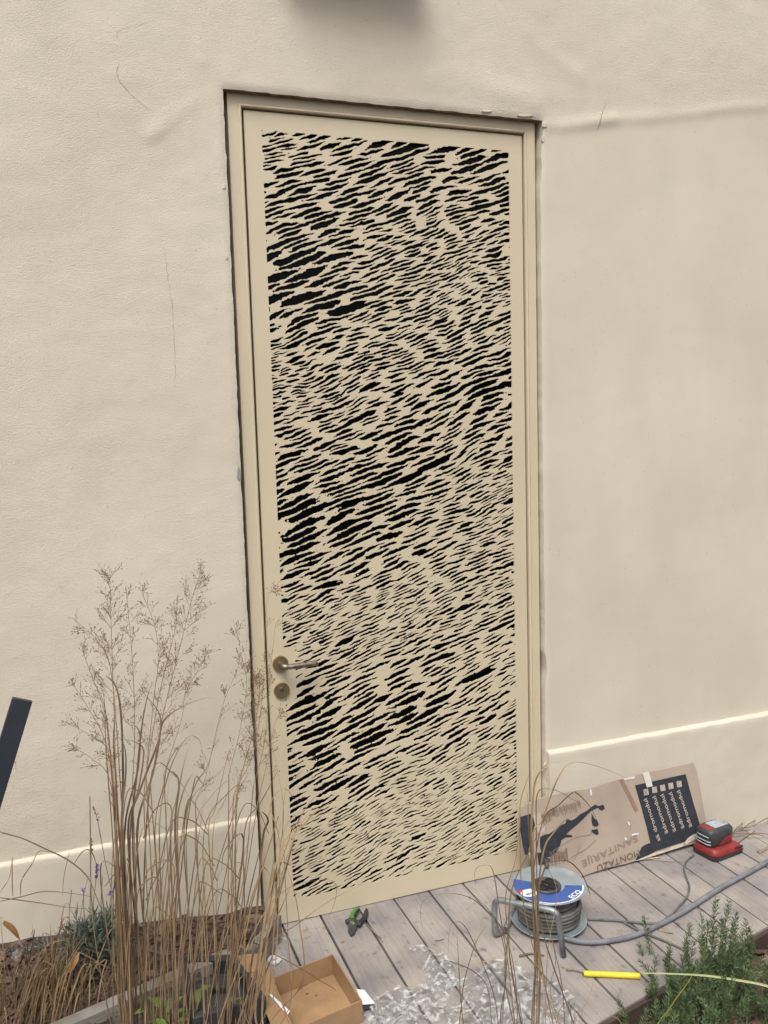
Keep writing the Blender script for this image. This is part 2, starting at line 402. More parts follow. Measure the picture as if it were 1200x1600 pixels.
def build_wall():
    xs = sorted(set(lin(-5, -1.15, .35)[:-1] + lin(-1.15, OX0, .0125) + lin(OX0, OX1, .0125) + lin(OX1, 2.35, .0125) + lin(2.35, 7, .4)[1:]))
    zs = sorted(set(lin(-.3, .25, .11)[:-1] + lin(.25, OZ, .0125) + lin(OZ, 3.45, .0125) + lin(3.45, 5.6, .3)[1:]))
    X, Z = np.meshgrid(xs, zs); nx, nz = len(xs), len(zs)
    Y = WF + relief(X, Z)
    # ragged plaster edge round the opening
    jx = (fbm(Z * 40, Z * 0 + 1.7, 33, 3)) * 0.006; jz = fbm(X * 40, X * 0 + 8.1, 44, 3) * 0.004
    e0 = np.isclose(X, OX0) & (Z < OZ + 1e-6); e1 = np.isclose(X, OX1) & (Z < OZ + 1e-6); et = np.isclose(Z, OZ) & (X > OX0 - 1e-6) & (X < OX1 + 1e-6)
    chip = np.clip(vnoise(Z * 9, Z * 0 + .5, 61) - 0.72, 0, 1) * 0.03
    X = X + np.where(e0, jx - chip * .5, 0) + np.where(e1, jx + chip + np.where(Z > 2.55, 0.010 * np.clip((Z - 2.55) / .12, 0, 1), 0), 0)
    Z = Z + np.where(et, jz, 0)
    Y = Y + np.where(e0 | e1 | et, 0.004, 0)
    keep = lambda i, j: not (xs[i] >= OX0 - 1e-6 and xs[i + 1] <= OX1 + 1e-6 and zs[j + 1] <= OZ + 1e-6)
    v = np.stack([X.ravel(), Y.ravel(), Z.ravel()], 1).tolist()
    f = [(j * nx + i, j * nx + i + 1, (j + 1) * nx + i + 1, (j + 1) * nx + i) for j in range(nz - 1) for i in range(nx - 1) if keep(i, j)]
    coarse = (1 - 0.75 * (1 / (1 + np.exp(-(X - 1.0) * 40))) * (1 / (1 + np.exp((Z - ridge_z(X)) * 60)))).ravel().tolist()
    coarse = [c * (0.55 + 0.75 * n) for c, n in zip(coarse, vnoise(X.ravel() * 2.2, Z.ravel() * 2.2, 77))]
    i0 = xs.index(OX0) if OX0 in xs else int(np.argmin(np.abs(np.array(xs) - OX0)))
    i1 = int(np.argmin(np.abs(np.array(xs) - OX1))); jt = int(np.argmin(np.abs(np.array(zs) - OZ)))
    loop = [j * nx + i0 for j in range(jt + 1)] + [jt * nx + i for i in range(i0 + 1, i1 + 1)] + [j * nx + i1 for j in range(jt - 1, -1, -1)]
    k = len(v)
    for q in loop: v.append([v[q][0], 0.12, v[q][2]]); coarse.append(1.0)
    f += [(loop[a], loop[a + 1], k + a + 1, k + a) for a in range(len(loop) - 1)]
    me = bpy.data.meshes.new('plaster'); me.from_pydata(v, [], f); me.materials.append(MT['plaster'])
    me.polygons.foreach_set('use_smooth', [True] * len(f))
    at = me.attributes.new('coarse', 'FLOAT', 'POINT'); at.data.foreach_set('value', coarse)
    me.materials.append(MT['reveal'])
    for q in range(len(f) - len(loop) + 1 + jt, len(f) - jt): me.polygons[q].material_index = 1  # underside of the opening takes the dark brown material
    try: me.set_sharp_from_angle(angle=0.9)
    except Exception: pass
    o = bpy.data.objects.new('plaster', me); COL.objects.link(o); o.parent = wall; o.location = (-0.5, 0, 0)
build_wall()
# plinth: proud band with a sloping ledge, left and right of the door
def plinth(x0, x1, zt, seed, dp=1.0):
    xs = lin(x0, x1, .0125)
    prof = [(-.0555, -.3)] + [(-.0555, z) for z in lin(0.0, zt - .009, .02)] + [(-.0548, zt - .006), (-.0528, zt - .002), (-.0475, zt + .001), (-.042, zt + .003), (-.030, zt + .0045), (-.015, zt + .0045)]
    m = len(prof); v = []
    for x in xs:
        for i, (y, z) in enumerate(prof):
            n = fbm(np.array([x * 5]), np.array([z * 7]), seed, 3)[0] * 0.005 + fbm(np.array([x * 22]), np.array([z * 26]), seed + 3, 2)[0] * 0.0022
            edge = fbm(np.array([x * 18]), np.array([0.3]), seed + 5, 3)[0] * 0.006 if i >= m - 6 else 0
            v.append((x - .5, -.030 + (y + .030) * dp + (n if i < m - 1 else 0), z + edge))
    f = [(a * m + b, (a + 1) * m + b, (a + 1) * m + b + 1, a * m + b + 1) for a in range(len(xs) - 1) for b in range(m - 1)]
    k = len(v)   # end faces towards the door opening
    for xi in (0, len(xs) - 1):
        f.append(tuple(xi * m + b for b in range(m)))
    me = bpy.data.meshes.new('plinth'); me.from_pydata(v, [], f); me.materials.append(MT['plaster'])
    me.polygons.foreach_set('use_smooth', [True] * len(f))
    at = me.attributes.new('coarse', 'FLOAT', 'POINT'); at.data.foreach_set('value', [0.5] * len(v))
    try: me.set_sharp_from_angle(angle=1.2)
    except Exception: pass
    o = bpy.data.objects.new('plinth', me); COL.objects.link(o); o.parent = wall
plinth(-5 + 2.6, OX0 - .002, .418, 100, .78)
plinth(OX1 + .001, 4.2, .462, 200)
# cracks and chips
def crack(pts, w=0.0013):
    b = MB(); P = spline([py(u, v, WF) for u, v in pts], 7); vs = []
    for i, p in enumerate(P):
        k = (random.random() - .5) * 0.004
        ww = w * (0.35 + random.random()) * min(1, (i + 1) / 4, (len(P) - i) / 4)
        y = WF + float(relief(p.x, p.z)) - 0.0009
        vs += [(p.x + k - ww - .5, y, p.z), (p.x + k + ww - .5, y, p.z)]
    b.add(vs, [(2 * i, 2 * i + 1, 2 * i + 3, 2 * i + 2) for i in range(len(P) - 1)])
    b.build('crack', 'crack', wall, recalc=False)
crack([(186, 98), (183, 115), (188, 128), (203, 146), (218, 160), (240, 176)], .0008)
crack([(257, 385), (262, 430), (268, 470), (271, 510), (274, 560), (273, 605)], .0005)
crack([(947, 160), (940, 180), (933, 203)], .0014)
crack([(240, 30), (215, 40), (186, 48), (183, 62)], .0006)
crack([(1040, 130), (1065, 134), (1085, 128)], .0006)
def chip(u, v, du, dv, m, n=7):
    b = MB(); c = py(u, v, WF); y = WF + float(relief(c.x, c.z))
    P = []
    for k in range(n):
        a = 2 * math.pi * k / n; q = py(u + du * math.cos(a) * random.uniform(.6, 1.1), v + dv * math.sin(a) * random.uniform(.6, 1.1), WF)
        P.append((q.x - .5, y - .0025, q.z))
    b.prism(P, (0, .006, 0)); b.build('plaster_chip', m, wall, bevel=.001)
for a in [(350, 292, 3, 6, 'plaster'), (354, 402, 2, 5, 'plaster'), (373, 741, 3.0, 13, 'filler'), (850, 196, 4, 5, 'plaster'), (848, 216, 3, 7, 'plaster'), (760, 174, 9, 2, 'plaster'), (852, 1196, 3, 5, 'plaster'), (820, 181, 12, 2.2, 'plaster')]:
    chip(*a)

# lamp fixed to the wall just above the photograph's upper edge
LX, LZ = 0.335, 3.175
lamp = tag(empty('wall_lamp', (LX, WF, LZ)), 'long bronze wall lamp fixed high above the door', 'lamp')
MB().box((0, .004, .0), (.20, .03, .06)).build('mounting_plate', 'lampm', lamp, bevel=.004)
MB().box((0, -.075, .005), (.46, .13, .075)).build('housing', 'lampm', lamp, bevel=.010)
MB().box((0, -.075, -.036), (.40, .09, .008)).build('diffuser', 'lampglass', lamp, bevel=.002)

# ------------------------------------------------------------------ the door
door = tag(empty('door', (0.495, 0, 0)), 'tall beige metal door with a laser-cut panel of jagged slanting slots', 'door')
DX = -0.495
FX0, FX1, FZ = 0.001, 0.9885, 2.684
prof = [(0, .06), (0, -.004), (.0006, -.0075), (.0025, -.0105), (.005, -.0115), (.0075, -.0105), (.0092, -.0082), (.0105, -.0075), (.0125, -.0080), (.0400, -.0080), (.0412, -.0072), (.0415, -.005), (.0415, .06)]
b = MB(); m = len(prof); vs = []
for (x, z, sx, sz) in ((FX0, 0, -1, 0), (FX0, FZ, -1, 1), (FX1, FZ, 1, 1), (FX1, 0, 1, 0)):
    for o_, y in prof: vs.append((x + sx * o_ * (1.06 if sx < 0 else 1) + DX, y, z + sz * o_ * .96))
b.add(vs, [(s * m + i, s * m + i + 1, (s + 1) * m + i + 1, (s + 1) * m + i) for s in range(3) for i in range(m - 1)])
o = b.build('door_frame', 'door', door)
b = MB(); b.box((FX0 - .012 + DX, .03, FZ / 2), (.02, .004, FZ)); b.box((FX1 + .012 + DX, .03, FZ / 2), (.02, .004, FZ)); b.box((.495 + DX, .03, FZ + .012), (1.0, .004, .02))
b.box((FX0 + .004 + DX, .034, FZ / 2), (.016, .004, FZ)); b.box((FX1 - .004 + DX, .034, FZ / 2), (.016, .004, FZ)); b.box((.495 + DX, .034, FZ - .004), (.97, .004, .016))
b.build('gasket', 'dark', door)
LX0, LX1, LZ0, LZ1 = 0.0085, 0.982, 0.004, 2.6775
PX0, PX1, PZ0, PZ1 = 0.0625, 0.932, 0.080, 2.6235

def slot_field(X, Z):
    """anisotropic Voronoi cells of varying size, ridges between them stay metal; >0 is cut out"""
    rng = np.random.RandomState(5)
    D = np.array([[.80, 1.05, 1.25, 1.25, 1.35], [.85, 1.15, .95, .95, 1.35], [1.5, 1.25, .72, .72, .72], [1.35, 1.25, .80, .80, .78], [.62, .85, .90, 1.0, 1.05],
                  [.68, .75, .9, 1.2, 1.4], [1.25, 1.05, 1.2, 1.15, .95], [1.65, 1.35, 1.3, .78, .68], [1.6, 1.35, 1.15, .95, .78], [.62, .68, .70, .85, .8],
                  [.9, .8, .78, .9, 1.2], [1.2, 1.25, 1.3, .95, .75], [1.4, 1.55, 1.5, 1.25, .95], [1.55, 1.15, .8, .70, .7], [.72, .62, .66, .78, .8],
                  [.78, .78, .85, .8, .8], [.95, .95, 1.0, .85, .8]])
    D = 1 + (D - 1) * 1.22
    rv = np.array([0, .06, .165, .22, .27, .33, .40, .47, .53, .6, .66, .72, .79, .85, .9, .95, 1.0])
    def size(x, z):
        u = np.clip((x - PX0) / (PX1 - PX0), 0, 1) * 4; w = np.clip((PZ1 - z) / (PZ1 - PZ0), 0, 1)
        w = w + 0.10 * (u / 4 - .5) * 0.0
        r = np.interp(w, rv, np.arange(len(rv)))
        i = np.clip(np.floor(u), 0, 3).astype(int); j = np.clip(np.floor(r), 0, len(rv) - 2).astype(int)
        fu = u - i; fr = r - j
        return (D[j, i] * (1 - fu) + D[j, i + 1] * fu) * (1 - fr) + (D[j + 1, i] * (1 - fu) + D[j + 1, i + 1] * fu) * fr
    th = math.radians(18.5)
    ca, sa = math.cos(th), math.sin(th)
    LEN, THK = 0.132, 0.0166
    # variable-density dart throwing in the stretched space
    pts = []; cell = {}
    N = 30000
    cx = rng.uniform(PX0 - .09, PX1 + .09, N); cz = rng.uniform(PZ0 - .05, PZ1 + .05, N); cs = size(cx, cz); cj = rng.uniform(.68, 1.22, N)
    for x, z, s, jt in zip(cx, cz, cs, cj):
        a = (x * ca + z * sa) / LEN; bb = (-x * sa + z * ca) / THK
        rad = 0.76 * s * jt; ok = True; gi, gj = int(a // 1.7), int(bb // 1.7)
        for di in (-1, 0, 1):
            for dj in (-1, 0, 1):
                for (a2, b2, r2) in cell.get((gi + di, gj + dj), ()):
                    if (a - a2) ** 2 + (b2 - bb) ** 2 < ((rad + r2) * .5) ** 2: ok = False; break
                if not ok: break
            if not ok: break
        if ok:
            cell.setdefault((gi, gj), []).append((a, bb, rad)); pts.append((x, z, a, bb, rad))
    P = np.array(pts)
    kind = rng.rand(len(P))
    ids = np.arange(len(P))
    for k in np.where(kind < 0.22)[0]:            # some neighbours run together into one longer slot
        d = ((P[:, 2] - P[k, 2]) / 1.5) ** 2 + (P[:, 3] - P[k, 3]) ** 2; d[k] = 9e9; ids[k] = ids[int(np.argmin(d))]
    solid = kind > 0.995
    wx = 0.016 * fbm(X * 8, Z * 8, 13, 3) + 0.012 * fbm(X * 60, Z * 60, 14, 2)
    wz = 0.030 * fbm(X * 5, Z * 6, 15, 2) + 0.0085 * fbm(X * 34, Z * 50, 16, 3)
    Xw, Zw = X + wx, Z + wz
    F = np.empty(X.shape)
    for r0 in range(0, X.shape[0], 24):
        xa = Xw[r0:r0 + 24]; za = Zw[r0:r0 + 24]
        zmin, zmax = za.min() - .08, za.max() + .08
        sel = np.where((P[:, 1] > zmin) & (P[:, 1] < zmax))[0]
        A = ((xa * ca + za * sa) / LEN)[..., None]; B = ((-xa * sa + za * ca) / THK)[..., None]
        d = np.sqrt((A - P[sel, 2]) ** 2 + (B - P[sel, 3]) ** 2) / P[sel, 4] ** 0.5
        i1 = d.argmin(-1); d1 = np.take_along_axis(d, i1[..., None], -1)[..., 0]
        same = ids[sel][None, None, :] == ids[sel][i1][..., None]
        d2 = np.where(same, 9e9, d).min(-1)
        rr = P[sel, 4][i1]
        F[r0:r0 + 24] = (d2 - d1) / np.sqrt(rr) - 0.14 * np.abs(A[..., 0] - P[sel, 2][i1]) / rr
        F[r0:r0 + 24][solid[sel][i1]] = -1
    S = size(X, Z)
    U = X * ca + Z * sa; V = -X * sa + Z * ca
    # stepped teeth along the edges, slower swelling and pinching
    jag = 0.36 * fbm(U * 120, V * 230, 70, 2) + 0.22 * fbm(X * 240, Z * 190, 71, 1) + 0.26 * fbm(U * 14, V * 36, 72, 2)
    thr = 0.375 - np.where(S > 1, 0.30, 0.10) * (S - 1)
    return F - thr + jag

def perforated(parent):
    step = 0.0023
    nx = int((PX1 - PX0) / step) + 1; nz = int((PZ1 - PZ0) / step) + 1
    xs = np.linspace(PX0, PX1, nx); zs = np.linspace(PZ0, PZ1, nz)
    X, Z = np.meshgrid(xs, zs)
    F = slot_field(X, Z)
    F[(X < 0.102) & (Z > .787) & (Z < .968)] = -0.03
    F[0, :] = F[-1, :] = -0.01; F[:, 0] = F[:, -1] = -0.01
    H = F > 0
    v = [(x, 0.0, z) for z in zs for x in xs]
    f = []
    a = ~(H[:-1, :-1] | H[:-1, 1:] | H[1:, 1:] | H[1:, :-1])
    jj, ii = np.where(a)
    k = jj * nx + ii
    f = np.stack([k, k + 1, k + 1 + nx, k + nx], 1).tolist()
    allh = H[:-1, :-1] & H[:-1, 1:] & H[1:, 1:] & H[1:, :-1]
    jm, im = np.where(~a & ~allh)
    ev = {}; T = 0.005; back = {}
    def edge(p, q):
        key = (p, q) if p < q else (q, p)
        if key not in ev:
            fp, fq = F.flat[key[0]], F.flat[key[1]]; t = min(.97, max(.03, fp / (fp - fq)))
            A, B = v[key[0]], v[key[1]]
            ev[key] = len(v); v.append((A[0] + (B[0] - A[0]) * t, 0.0, A[2] + (B[2] - A[2]) * t))
        return ev[key]
    def bk(i):
        if i not in back: back[i] = len(v); v.append((v[i][0], T, v[i][2]))
        return back[i]
    for j, i in zip(jm.tolist(), im.tolist()):
        c = [j * nx + i, j * nx + i + 1, (j + 1) * nx + i + 1, (j + 1) * nx + i]
        h = [bool(H.flat[q]) for q in c]
        poly = []; cuts = []
        for q in range(4):
            n = (q + 1) % 4
            if not h[q]: poly.append(c[q])
            if h[q] != h[n]:
                e = edge(c[q], c[n]); poly.append(e); cuts.append(e)
        if len(poly) >= 3: f.append(poly)
        if len(cuts) == 2: f.append([cuts[0], cuts[1], bk(cuts[1]), bk(cuts[0])])
        elif len(cuts) == 4:
            f.append([cuts[0], cuts[3], bk(cuts[3]), bk(cuts[0])]); f.append([cuts[1], cuts[2], bk(cuts[2]), bk(cuts[1])])
    # plain margins and the folded rim of the sheet
    n0 = len(v)
    v += [(LX0, 0, LZ0), (LX1, 0, LZ0), (LX1, 0, LZ1), (LX0, 0, LZ1), (PX0, 0, PZ0), (PX1, 0, PZ0), (PX1, 0, PZ1), (PX0, 0, PZ1)]
    v += [(LX0, .045, LZ0), (LX1, .045, LZ0), (LX1, .045, LZ1), (LX0, .045, LZ1)]
    for a_, b_ in ((0, 1), (1, 2), (2, 3), (3, 0)):
        f.append([n0 + a_, n0 + b_, n0 + 4 + b_, n0 + 4 + a_]); f.append([n0 + a_, n0 + 8 + a_, n0 + 8 + b_, n0 + b_])
    v = [(p[0] + DX, p[1], p[2]) for p in v]
    me = bpy.data.meshes.new('leaf'); me.from_pydata(v, [], f); me.materials.append(MT['door'])
    o = bpy.data.objects.new('leaf', me); COL.objects.link(o); o.parent = parent
    return o
leaf = perforated(door)
leaf['label'] = 'perforated door leaf with dark jagged slots'
for nm, c, d in (('stile', (.034, .012, 1.34), (.046, .017, 2.64)), ('stile', (.962, .012, 1.34), (.036, .017, 2.64)), ('rail', (.500, .012, 2.655), (.884, .017, .036)), ('rail', (.500, .012, .040), (.884, .017, .060))):
    MB().box((c[0] + DX, c[1], c[2]), d).build(nm, 'door', leaf)
MB().box((.4995 + DX, .024, 1.35), (.886, .006, 2.60)).build('glass_pane', 'glass', leaf)
# handle and lock
hx, hz = .050 + DX, .915
hr = MB().lathe([(.0265, .0), (.0265, -.0065), (.0255, -.0085), (.012, -.0088)], c=(hx, 0, hz), n=40, axis='y').build('handle_rosette', 'brass', door)
b = MB(); b.tube([(hx, -.008, hz), (hx, -.045, hz)], .0095, 16)
lv = [(hx, -.045, hz), (hx + .004, -.049, hz), (hx + .014, -.051, hz - .001), (hx + .035, -.052, hz - .001)]
b.tube(spline(lv, 4), [.0095] * 8 + [.0085] * 5, 14)
L_ = 46
b.tube([(hx + .034 + i * .0018, -.052, hz - .001 + .00003 * i) for i in range(L_)], [(.0088 if i % 2 else .0098) * (1 if i < L_ - 1 else .8) for i in range(L_)], 14)
b.build('lever', 'steel', hr, smooth=False)
lr = MB().lathe([(.0265, .0), (.0265, -.0065), (.0255, -.0085), (.010, -.0088)], c=(.051 + DX, 0, .823), n=40, axis='y').build('lock_rosette', 'brass', door)
MB().lathe([(.0085, -.006), (.0085, -.0105), (.007, -.011)], c=(.051 + DX, 0, .827), n=24, axis='y').build('cylinder', 'steel', lr)
MB().box((.051 + DX, -.0112, .825), (.0015, .001, .008)).build('keyhole', 'dark', lr)
# room behind the leaf stays dark
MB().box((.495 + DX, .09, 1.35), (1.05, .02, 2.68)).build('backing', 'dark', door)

# ------------------------------------------------------------------ ground, deck, beds
gr = MB().add([(-60, -60, -.12), (60, -60, -.12), (60, .3, -.12), (-60, .3, -.12)], [(0, 1, 2, 3)]).build('ground', 'ground')
tag(gr, kind='structure')
deck = tag(empty('deck', (0.6, -.5, 0)), kind='structure')
DECK_B = [(-.026, .03), (-.150, -.225), (-.30, -.30), (-.34, -2.1), (.62, -1.5), (.66, -.838), (1.517, -.639), (3.2, -.26), (3.2, -.058), (1.04, -.058), (1.04, .03)]
def clip(poly, x, keep_right):
    out = []
    for i in range(len(poly)):
        a, c = poly[i], poly[(i + 1) % len(poly)]
        ia = (a[0] >= x) == keep_right; ic = (c[0] >= x) == keep_right
        if ia: out.append(a)
        if ia != ic:
            t = (x - a[0]) / (c[0] - a[0]); out.append((x, a[1] + (c[1] - a[1]) * t))
    return out
PW = .1365
for k in range(-4, 23):
    x0 = .156 + PW * k
    poly = clip(clip(DECK_B, x0 + .0035, True), x0 + PW - .0035, False)
    if len(poly) < 3: continue
    area = abs(sum(poly[i][0] * poly[(i + 1) % len(poly)][1] - poly[(i + 1) % len(poly)][0] * poly[i][1] for i in range(len(poly)))) / 2
    if area < .002: continue
    dz = random.uniform(-.0015, .0015)
    MB().prism([(p[0] - .6, p[1] + .5, -.028 + dz) for p in poly], (0, 0, .028)).build('plank', 'deck', deck, bevel=.0022)
jo = MB()
jo.box((0, .42, -.055), (1.6, .06, .05)); jo.box((-.35, 0, -.055), (1.0, .06, .05)); jo.box((-.35, -.6, -.055), (1.0, .06, .05))
jo.build('joist', 'dark', deck)

def soil_sheet(name, poly, zf, st=.03):
    xs = [p[0] for p in poly]; ys = [p[1] for p in poly]
    def inside(x, y):
        c = False
        for i in range(len(poly)):
            (xa, ya), (xb, yb) = poly[i], poly[i - 1]
            if (ya > y) != (yb > y) and x < (xb - xa) * (y - ya) / (yb - ya) + xa: c = not c
        return c
    gx = np.arange(min(xs), max(xs) + st, st); gy = np.arange(min(ys), max(ys) + st, st)
    b = MB(); idx = {}
    for i in range(len(gx) - 1):
        for j in range(len(gy) - 1):
            if not inside(gx[i] + st / 2, gy[j] + st / 2): continue
            q = []
            for di, dj in ((0, 0), (1, 0), (1, 1), (0, 1)):
                key = (i + di, j + dj)
                if key not in idx:
                    x, y = gx[key[0]], gy[key[1]]
                    idx[key] = len(b.v); b.v.append((x, y, zf(x, y) + 0.025 * float(fbm(x * 9, y * 9, 50, 3))))
                q.append(idx[key])
            b.f.append(tuple(q))
    o = b.build(name, 'soil', smooth=True); tag(o, kind='structure'); return o, inside
def z_planter(x, y):
    t = min(1, max(0, (y + .32) / .3))
    return .062 + t * (.055 + .07 * min(1, max(0, (-x - .15) / .6)))
PLANTER = [(-.035, -.02), (-.160, -.225), (-.70, -.40), (-2.6, -1.0), (-2.6, -.02)]
soilL, inL = soil_sheet('planter_soil', PLANTER, z_planter)
def z_low(x, y): return -.005
LOWBED = [(-.17, -.25), (-.70, -.425), (-2.6, -1.03), (-2.6, -2.4), (-.36, -2.4), (-.32, -.33)]
soilF, inF = soil_sheet('bed_soil', LOWBED, z_low)
def z_right(x, y): return -.058
RBED = [(.66, -.87), (1.53, -.66), (3.4, -.25), (3.4, -2.4), (.62, -2.4)]
soilR, inR = soil_sheet('garden_bed_soil', RBED, z_right)
# edging
pe = tag(empty('planter_edging', (-.16, -.23, 0)), 'grey wooden edging board round the raised bark bed', 'edging')
def plank_between(a, b, z0, z1, th, name, parent, m):
    a = Vector((*a, 0)); b = Vector((*b, 0)); t = (b - a).normalized(); n = Vector((-t.y, t.x, 0)) * th
    P = [a, b, b + n, a + n]; base = parent.location
    MB().prism([p + Vector((0, 0, z0)) - base for p in P], (0, 0, z1 - z0)).build(name, m, parent, bevel=.003)
plank_between((-.022, -.068), (-.145, -.225), -.03, .088, .028, 'board', pe, 'bedboard')
plank_between((-.150, -.228), (-2.5, -.965), -.03, .092, -.042, 'board', pe, 'bedboard')
de = tag(empty('deck_edging', (1.1, -.75, -.06)), 'brown edging strip between the deck and the rosemary bed', 'edging')
plank_between((.655, -.842), (1.517, -.643), -.11, -.004, -.014, 'strip', de, 'edgestrip')
plank_between((1.52, -.642), (3.2, -.264), -.11, -.004, -.014, 'strip', de, 'edgestrip')

# bark mulch: the larger chips as single pieces, crumbs as one mass
CH = []
for q in range(9):
    n = random.choice((5, 6, 7)); b = MB(); lx, ly = random.uniform(.6, 1.3), random.uniform(.3, .6)
    P = [(lx * math.cos(2 * math.pi * k / n) * random.uniform(.6, 1.1), ly * math.sin(2 * math.pi * k / n) * random.uniform(.6, 1.1), random.uniform(-.12, .12)) for k in range(n)]
    b.prism(P, (random.uniform(-.1, .1), random.uniform(-.1, .1), random.uniform(.12, .28)))
    me = bpy.data.meshes.new('bark_chip'); me.from_pydata(b.v, [], b.f); me.materials.append(MT['bark']); CH.append((me, b))
def strew(soil, inside, zf, box, n, s0, s1, crumbs):
    x0, x1, y0, y1 = box; k = 0; tries = 0
    while k < n and tries < n * 40:
        tries += 1
        x, y = random.uniform(x0, x1), random.uniform(y0, y1)
        if not inside(x, y): continue
        o = bpy.data.objects.new('bark_chip', random.choice(CH)[0]); COL.objects.link(o); o.parent = soil
        s = random.uniform(s0, s1); o.scale = (s, s, s)
        z = zf(x, y) + 0.025 * float(fbm(x * 9, y * 9, 50, 3))
        o.location = (x, y, z + s * .12); o.rotation_euler = (random.gauss(0, .35), random.gauss(0, .35), random.uniform(0, 6.3)); k += 1
    b = MB(); k = 0; tries = 0
    while k < crumbs and tries < crumbs * 30:
        tries += 1
        x, y = random.uniform(x0, x1), random.uniform(y0, y1)
        if not inside(x, y): continue
        src = random.choice(CH)[1]; s = random.uniform(.004, .017); R = Matrix.Rotation(random.uniform(0, 6.3), 3, 'Z') @ Matrix.Rotation(random.gauss(0, .6), 3, 'X') @ Matrix.Rotation(random.gauss(0, .5), 3, 'Y')
        z = zf(x, y) + 0.025 * float(fbm(x * 9, y * 9, 50, 3))
        b.add([R @ (Vector(p) * s) + Vector((x, y, z + s * .1)) for p in src.v], src.f); k += 1
    o = b.build('bark_crumbs', 'barkstuff', soil, recalc=False); o['kind'] = 'stuff'
strew(soilL, inL, z_planter, (-1.0, -.02, -.52, -.06), 150, .014, .034, 2600)
strew(soilF, inF, z_low, (-.95, -.17, -.95, -.25), 50, .014, .034, 1300)
strew(soilR, inR, z_right, (.62, 1.9, -1.25, -.42), 95, .016, .042, 2600)
# ------------------------------------------------------------------ unseen green screen added behind the viewer to dim the lower wall
hd = tag(empty('sky_blocker', (0.5, -6.6, -.12)), 'unseen dark green screen added behind the viewer to block low sky light', 'sky_blocker')
def sky_blocker():
    xs = lin(-9, 10, .25); zs = lin(0, 2.9, .25); v = []; nx = len(xs); nz = len(zs)
    for z in zs:
        for x in xs: v.append((x, .35 * float(fbm(x * 1.3, z * 1.3, 5, 3)) + (.0 if z < 2.7 else -.25), z))
    k = len(v); v += [(x, y - .9, z) for x, y, z in v]
    f = [(j * nx + i, j * nx + i + 1, (j + 1) * nx + i + 1, (j + 1) * nx + i) for j in range(nz - 1) for i in range(nx - 1)]
    f += [(a + k, d + k, c + k, b_ + k) for a, b_, c, d in f]
    f += [((nz - 1) * nx + i, (nz - 1) * nx + i + 1, k + (nz - 1) * nx + i + 1, k + (nz - 1) * nx + i) for i in range(nx - 1)]
    m_ = mat('sky_blocker_green', (0.06, 0.09, 0.035), (0.02, 0.035, 0.015), 6, 0.8, bump=1.0, bscale=18)
    b = MB(); b.add(v, f); b.build('blocker_face', m_, hd, smooth=True, recalc=False)
sky_blocker()

# ------------------------------------------------------------------ cardboard panel leaning on the wall
BL, BR = pz(838, 1390, .004), py(1107, 1311, -.108)
TR = py(1083, 1192, -.068)
bo = BL; e1 = (BR - BL).normalized(); tmp = TR - BR; e2 = (tmp - e1 * tmp.dot(e1)).normalized(); e3 = e1.cross(e2)
if e3.y > 0: e3 = -e3
card = tag(empty('leaning_cardboard', bo), 'torn flat cardboard with navy print leaning on the wall beside the door', 'cardboard')
def bpt(u, v, h=0.0):
    """pixel -> point on the panel face, relative to its base, raised by h"""
    r = Vector(ray(u, v)); c = Vector(CAM); t = (bo - c).dot(e3) / r.dot(e3)
    return c + r * t - bo + e3 * h
def bpoly(pts, h): return [bpt(u, v, h) for u, v in pts]
outline = [(813, 1262), (822, 1257), (843, 1248), (860, 1243), (890, 1237), (923, 1232), (945, 1224), (967, 1218), (1000, 1210), (1045, 1200), (1083, 1192), (1088, 1203), (1091, 1215), (1099, 1260), (1106, 1298), (1107, 1311), (1085, 1318), (1062, 1324), (1040, 1330), (1016, 1338), (1000, 1343), (978, 1350), (950, 1356), (930, 1362), (908, 1370), (890, 1376), (845, 1389), (838, 1372), (835, 1360), (826, 1335), (820, 1310), (814, 1285)]
MB().prism(bpoly(outline, 0), -e3 * .006).build('sheet', 'board', card)
def patch(pts, h, m, name, th=.0012):
    MB().prism(bpoly(pts, h), -e3 * th).build(name, m, card)
patch([(992, 1227), (1071, 1209.5), (1082, 1250), (1094, 1291), (1090, 1300), (1083, 1303), (1074, 1309), (1070, 1315), (1050, 1321), (1036, 1326), (1024, 1330), (1010, 1337), (993, 1344), (998, 1333), (1003, 1323), (1010, 1319), (1016, 1317), (1010, 1292), (1002, 1262)], .0014, 'navy', 'print')
patch([(1069, 1316), (1075, 1309), (1085, 1303), (1091, 1304), (1088, 1311), (1078, 1315), (1071, 1320)], .0030, 'tornpaper', 'torn_edge')
patch([(992, 1345), (1011, 1337), (1026, 1331), (1040, 1328), (1052, 1322), (1068, 1317), (1067, 1322), (1042, 1330), (1020, 1337), (1005, 1342)], .0030, 'tornpaper', 'torn_edge')
Z1 = lambda L: [(800 + x / 6, 1180 + y / 6) for x, y in L]
patch(Z1([(78, 578), (188, 545), (218, 690), (190, 720), (170, 800), (150, 930), (122, 935), (100, 850), (75, 700)]), .0014, 'navy', 'print')
patch(Z1([(262, 770), (300, 745), (345, 738), (400, 700), (455, 655), (500, 640), (512, 598), (560, 612), (600, 588), (640, 552), (700, 522), (735, 492), (780, 462), (812, 478), (855, 462), (868, 500), (838, 518), (800, 492), (742, 520), (716, 545), (660, 602), (610, 650), (560, 690), (505, 742), (560, 748), (564, 766), (500, 770), (462, 795), (448, 850), (415, 905), (372, 945), (300, 962), (280, 930), (262, 860)]), .0014, 'navy', 'print')
patch(Z1([(235, 915), (292, 908), (304, 1020), (250, 1030)]), .0014, 'navy', 'print')
patch(Z1([(745, 545), (770, 590), (800, 615), (812, 645), (795, 672), (755, 660), (745, 620)]), .0014, 'navy', 'print')
